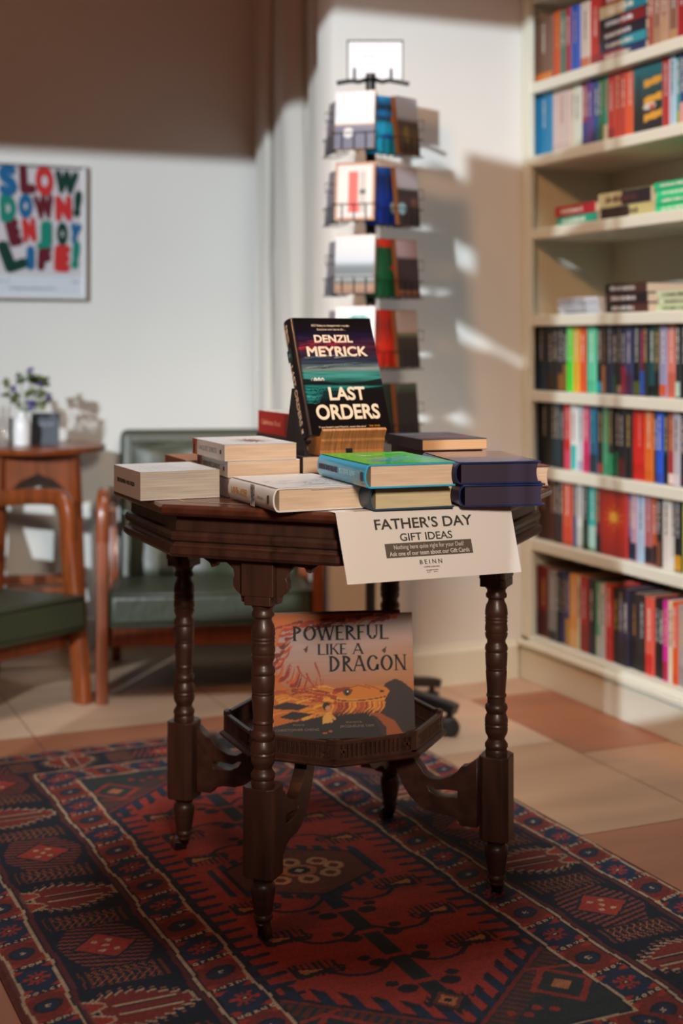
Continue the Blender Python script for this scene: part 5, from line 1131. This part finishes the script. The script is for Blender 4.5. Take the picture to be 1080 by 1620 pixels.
designs = {
 (0, 0): ('white seaside with grey harbour', bandcard([(0, '485068'), (.40, '505870'), (.42, 'b89860'), (.45, 'd0d4d8'), (.6, 'b4c8d0'), (1, 'd2d4d4')], None, ((.35, .28, .12, .08, 'c8ccd0'),)), KR),
 (0, 1): ('kraft-edged red and white block', lambda w_, h: bandcard([(0, 'c8c8c4'), (1, 'ccccc8')], 'a88060')(w_, h).poly([(.36 * w_, .14 * h), (.60 * w_, .14 * h), (.58 * w_, .84 * h), (.34 * w_, .84 * h)], 'd84c40').poly([(.62 * w_, .14 * h), (.78 * w_, .14 * h), (.78 * w_, .84 * h), (.62 * w_, .84 * h)], 'b0aca4').poly([(.62 * w_, .44 * h), (.80 * w_, .46 * h), (.76 * w_, .54 * h), (.62 * w_, .54 * h)], '40403c'), KR),
 (0, 2): ('misty river valley', bandcard([(0, '705038'), (.12, '906c4c'), (.2, '404c48'), (.28, 'b0b8bc'), (.33, '4c5858'), (.45, '5c6870'), (.55, 'b0bcc4'), (1, 'd0d4d4')], None, ()), KR),
 (0, 3): ('white with a teal sketched fish', bandcard([(0, 'd4dadc'), (1, 'dce0e0')], None, ((.6, .72, .3, .12, '288c88'), (.6, .72, .2, .07, 'd4dadc'))), 'a06038'),
 (0, 4): ('plain pale', bandcard([(0, 'b8bcb8'), (1, 'c8ccc8')], None, ()), KR),
 (1, 0): ('bright blue abstract', bandcard([(0, '1890b0'), (.5, '1c9cc8'), (.6, '14283c'), (.7, '1c7cc0'), (.8, '101820'), (1, '2c90d0')], None, ((.8, .6, .15, .08, 'b87830'), (.5, .3, .3, .05, '1c60a8'))), '1c80b0'),
 (1, 1): ('deep blue night', bandcard([(0, '0c2c80'), (.5, '0c3088'), (.8, '102860'), (.95, '2050a0'), (1, '2458a8')], None, ((.7, .3, .12, .1, '90a8b0'),)), '143070'),
 (1, 2): ('dark green with red top', bandcard([(0, '0c5030'), (.85, '104c2c'), (.88, 'c02c20'), (1, 'c83020')], None, ((.7, .5, .1, .04, 'a02820'),)), '103c24'),
 (1, 3): ('scarlet', bandcard([(0, '1c5c30'), (.05, 'a82014'), (.4, 'b82818'), (.7, '8c2018'), (1, 'a82418')], None, ()), 'a02018'),
 (1, 4): ('dark pine', bandcard([(0, '1c2420'), (1, '2c3830')], None, ()), '283028'),
 (2, 0): ('brown hill under grey sky', bandcard([(0, '8c5830'), (.04, '302820'), (.3, '54422c'), (.55, '3c3028'), (.65, '98989c'), (1, 'a8a8b4')], None, ((.4, .35, .12, .15, '706028'),)), 'a06a3c'),
 (2, 1): ('dark moor and pale sky', bandcard([(0, '302c30'), (.4, '443438'), (.6, '2c2424'), (.66, 'a0989c'), (1, 'b4b0bc')], None, ((.2, .28, .2, .1, '8cb0b8'), (.75, .4, .15, .08, '6c4844'))), 'a06a3c'),
 (2, 2): ('heathery dusk moor', bandcard([(0, '3c2018'), (.1, '8c5c48'), (.14, '2c2024'), (.65, '302024'), (.72, 'a08c90'), (1, 'a89498')], None, ()), '905838'),
 (2, 3): ('shadowed cliff', bandcard([(0, '241c1c'), (.5, '302824'), (.6, '6c6c48'), (.63, 'a0908c'), (1, 'a89890')], None, ()), '905838'),
 (2, 4): ('black woodland', bandcard([(0, '1c1818'), (.8, '262420'), (1, '506058')], None, ()), '805030'),
}
wb = None
for ci, (cn, off, dd, turn, cw) in enumerate(cols):
    for ti, (y0, y1, tn) in enumerate(tiers):
        if ci == 0 and ti == 4: pass
        z0 = 1 + (540 - y1 - (6 if ci >= 2 else 0)) * kf; ch = .150 if ci else .140
        X_, D_ = RX + off * kf, RD + dd
        base = C(X_, D_, z0); M0 = Matrix.Translation(base) @ Matrix.Rotation(rot_a(turn), 4, 'Z')
        Ml_ = rk.matrix_basis.inverted() @ M0
        b = MB(); hw = cw / 2 + .006
        for z in (.0, .045): b.sweep([(-hw, .022, z), (-hw, -.018, z), (hw, -.018, z), (hw, .022, z)], .0024, n=5)
        if ci in (0, 1): b.sweep([(-hw, .022, .10), (-hw - .022, .0, .10), (-hw - .022, 0, .078), (-hw, .022, .078)], .0024, n=5)
        if ci == 3: b.sweep([(hw, .022, .10), (hw + .022, .0, .10), (hw + .022, 0, .075), (hw, .022, .075)], .0024, n=5)
        for x in (-cw * .3, 0, cw * .3): b.sweep([(x, -.018, .045), (x, -.018, 0), (x, .022, -.004), (x, .022, .13)], .0024, n=5)
        b.sweep([(-hw, .022, 0), (-hw, .022, .13)], .0024, n=5); b.sweep([(hw, .022, 0), (hw, .022, .13)], .0024, n=5)
        if ci != 2: b.sweep([(0, .022, .12), tuple(M0.inverted() @ C(RX, RD, z0 + .12))], .0024, n=5)
        b.build('wire_basket', WIRE, rk, M=Ml_)
        ncard = 1 if ci == 0 else (2 if ci in (1, 3) else 3)
        for k in range(ncard):
            key = (ci - 1, ti); nm, fn, edge = designs[key] if ci else (['lilac grey', 'slate grey', 'brown', 'dull grey', 'smoke grey'][ti], bandcard([(0, '5c5c68'), (1, '8c8c98')]), '50505c')
            pos = 'front' if k == 0 else ('second' if k == 1 else 'rearmost')
            lab = f"{nm} card, {cn} column, {tn} tier of the card spinner" if k == 0 else f"{pos} card behind the {nm} one, {tn} tier of the spinner"
            lean = R(-5 - 2 * k)
            o = thing('greeting_card', lab, 'greeting card', M0 @ Vector((0 if ci != 2 else -.012 * k, -.012 + .009 * k, .003)), rot_a(turn), 'greeting cards on the spinner')
            Mc = Matrix.Rotation(lean, 4, 'X')
            MB().box(-cw / 2, 0, 0, cw / 2, .0012, ch).build('card_stock', hexmat(edge), o, M=Mc)
            if k == 0 or ci == 2: fn(cw * .99, ch * .985).build('card_picture', ATT, o, M=Mc @ frame((-cw * .495, -.0006, .001), (1, 0, 0), (0, 0, 1)))
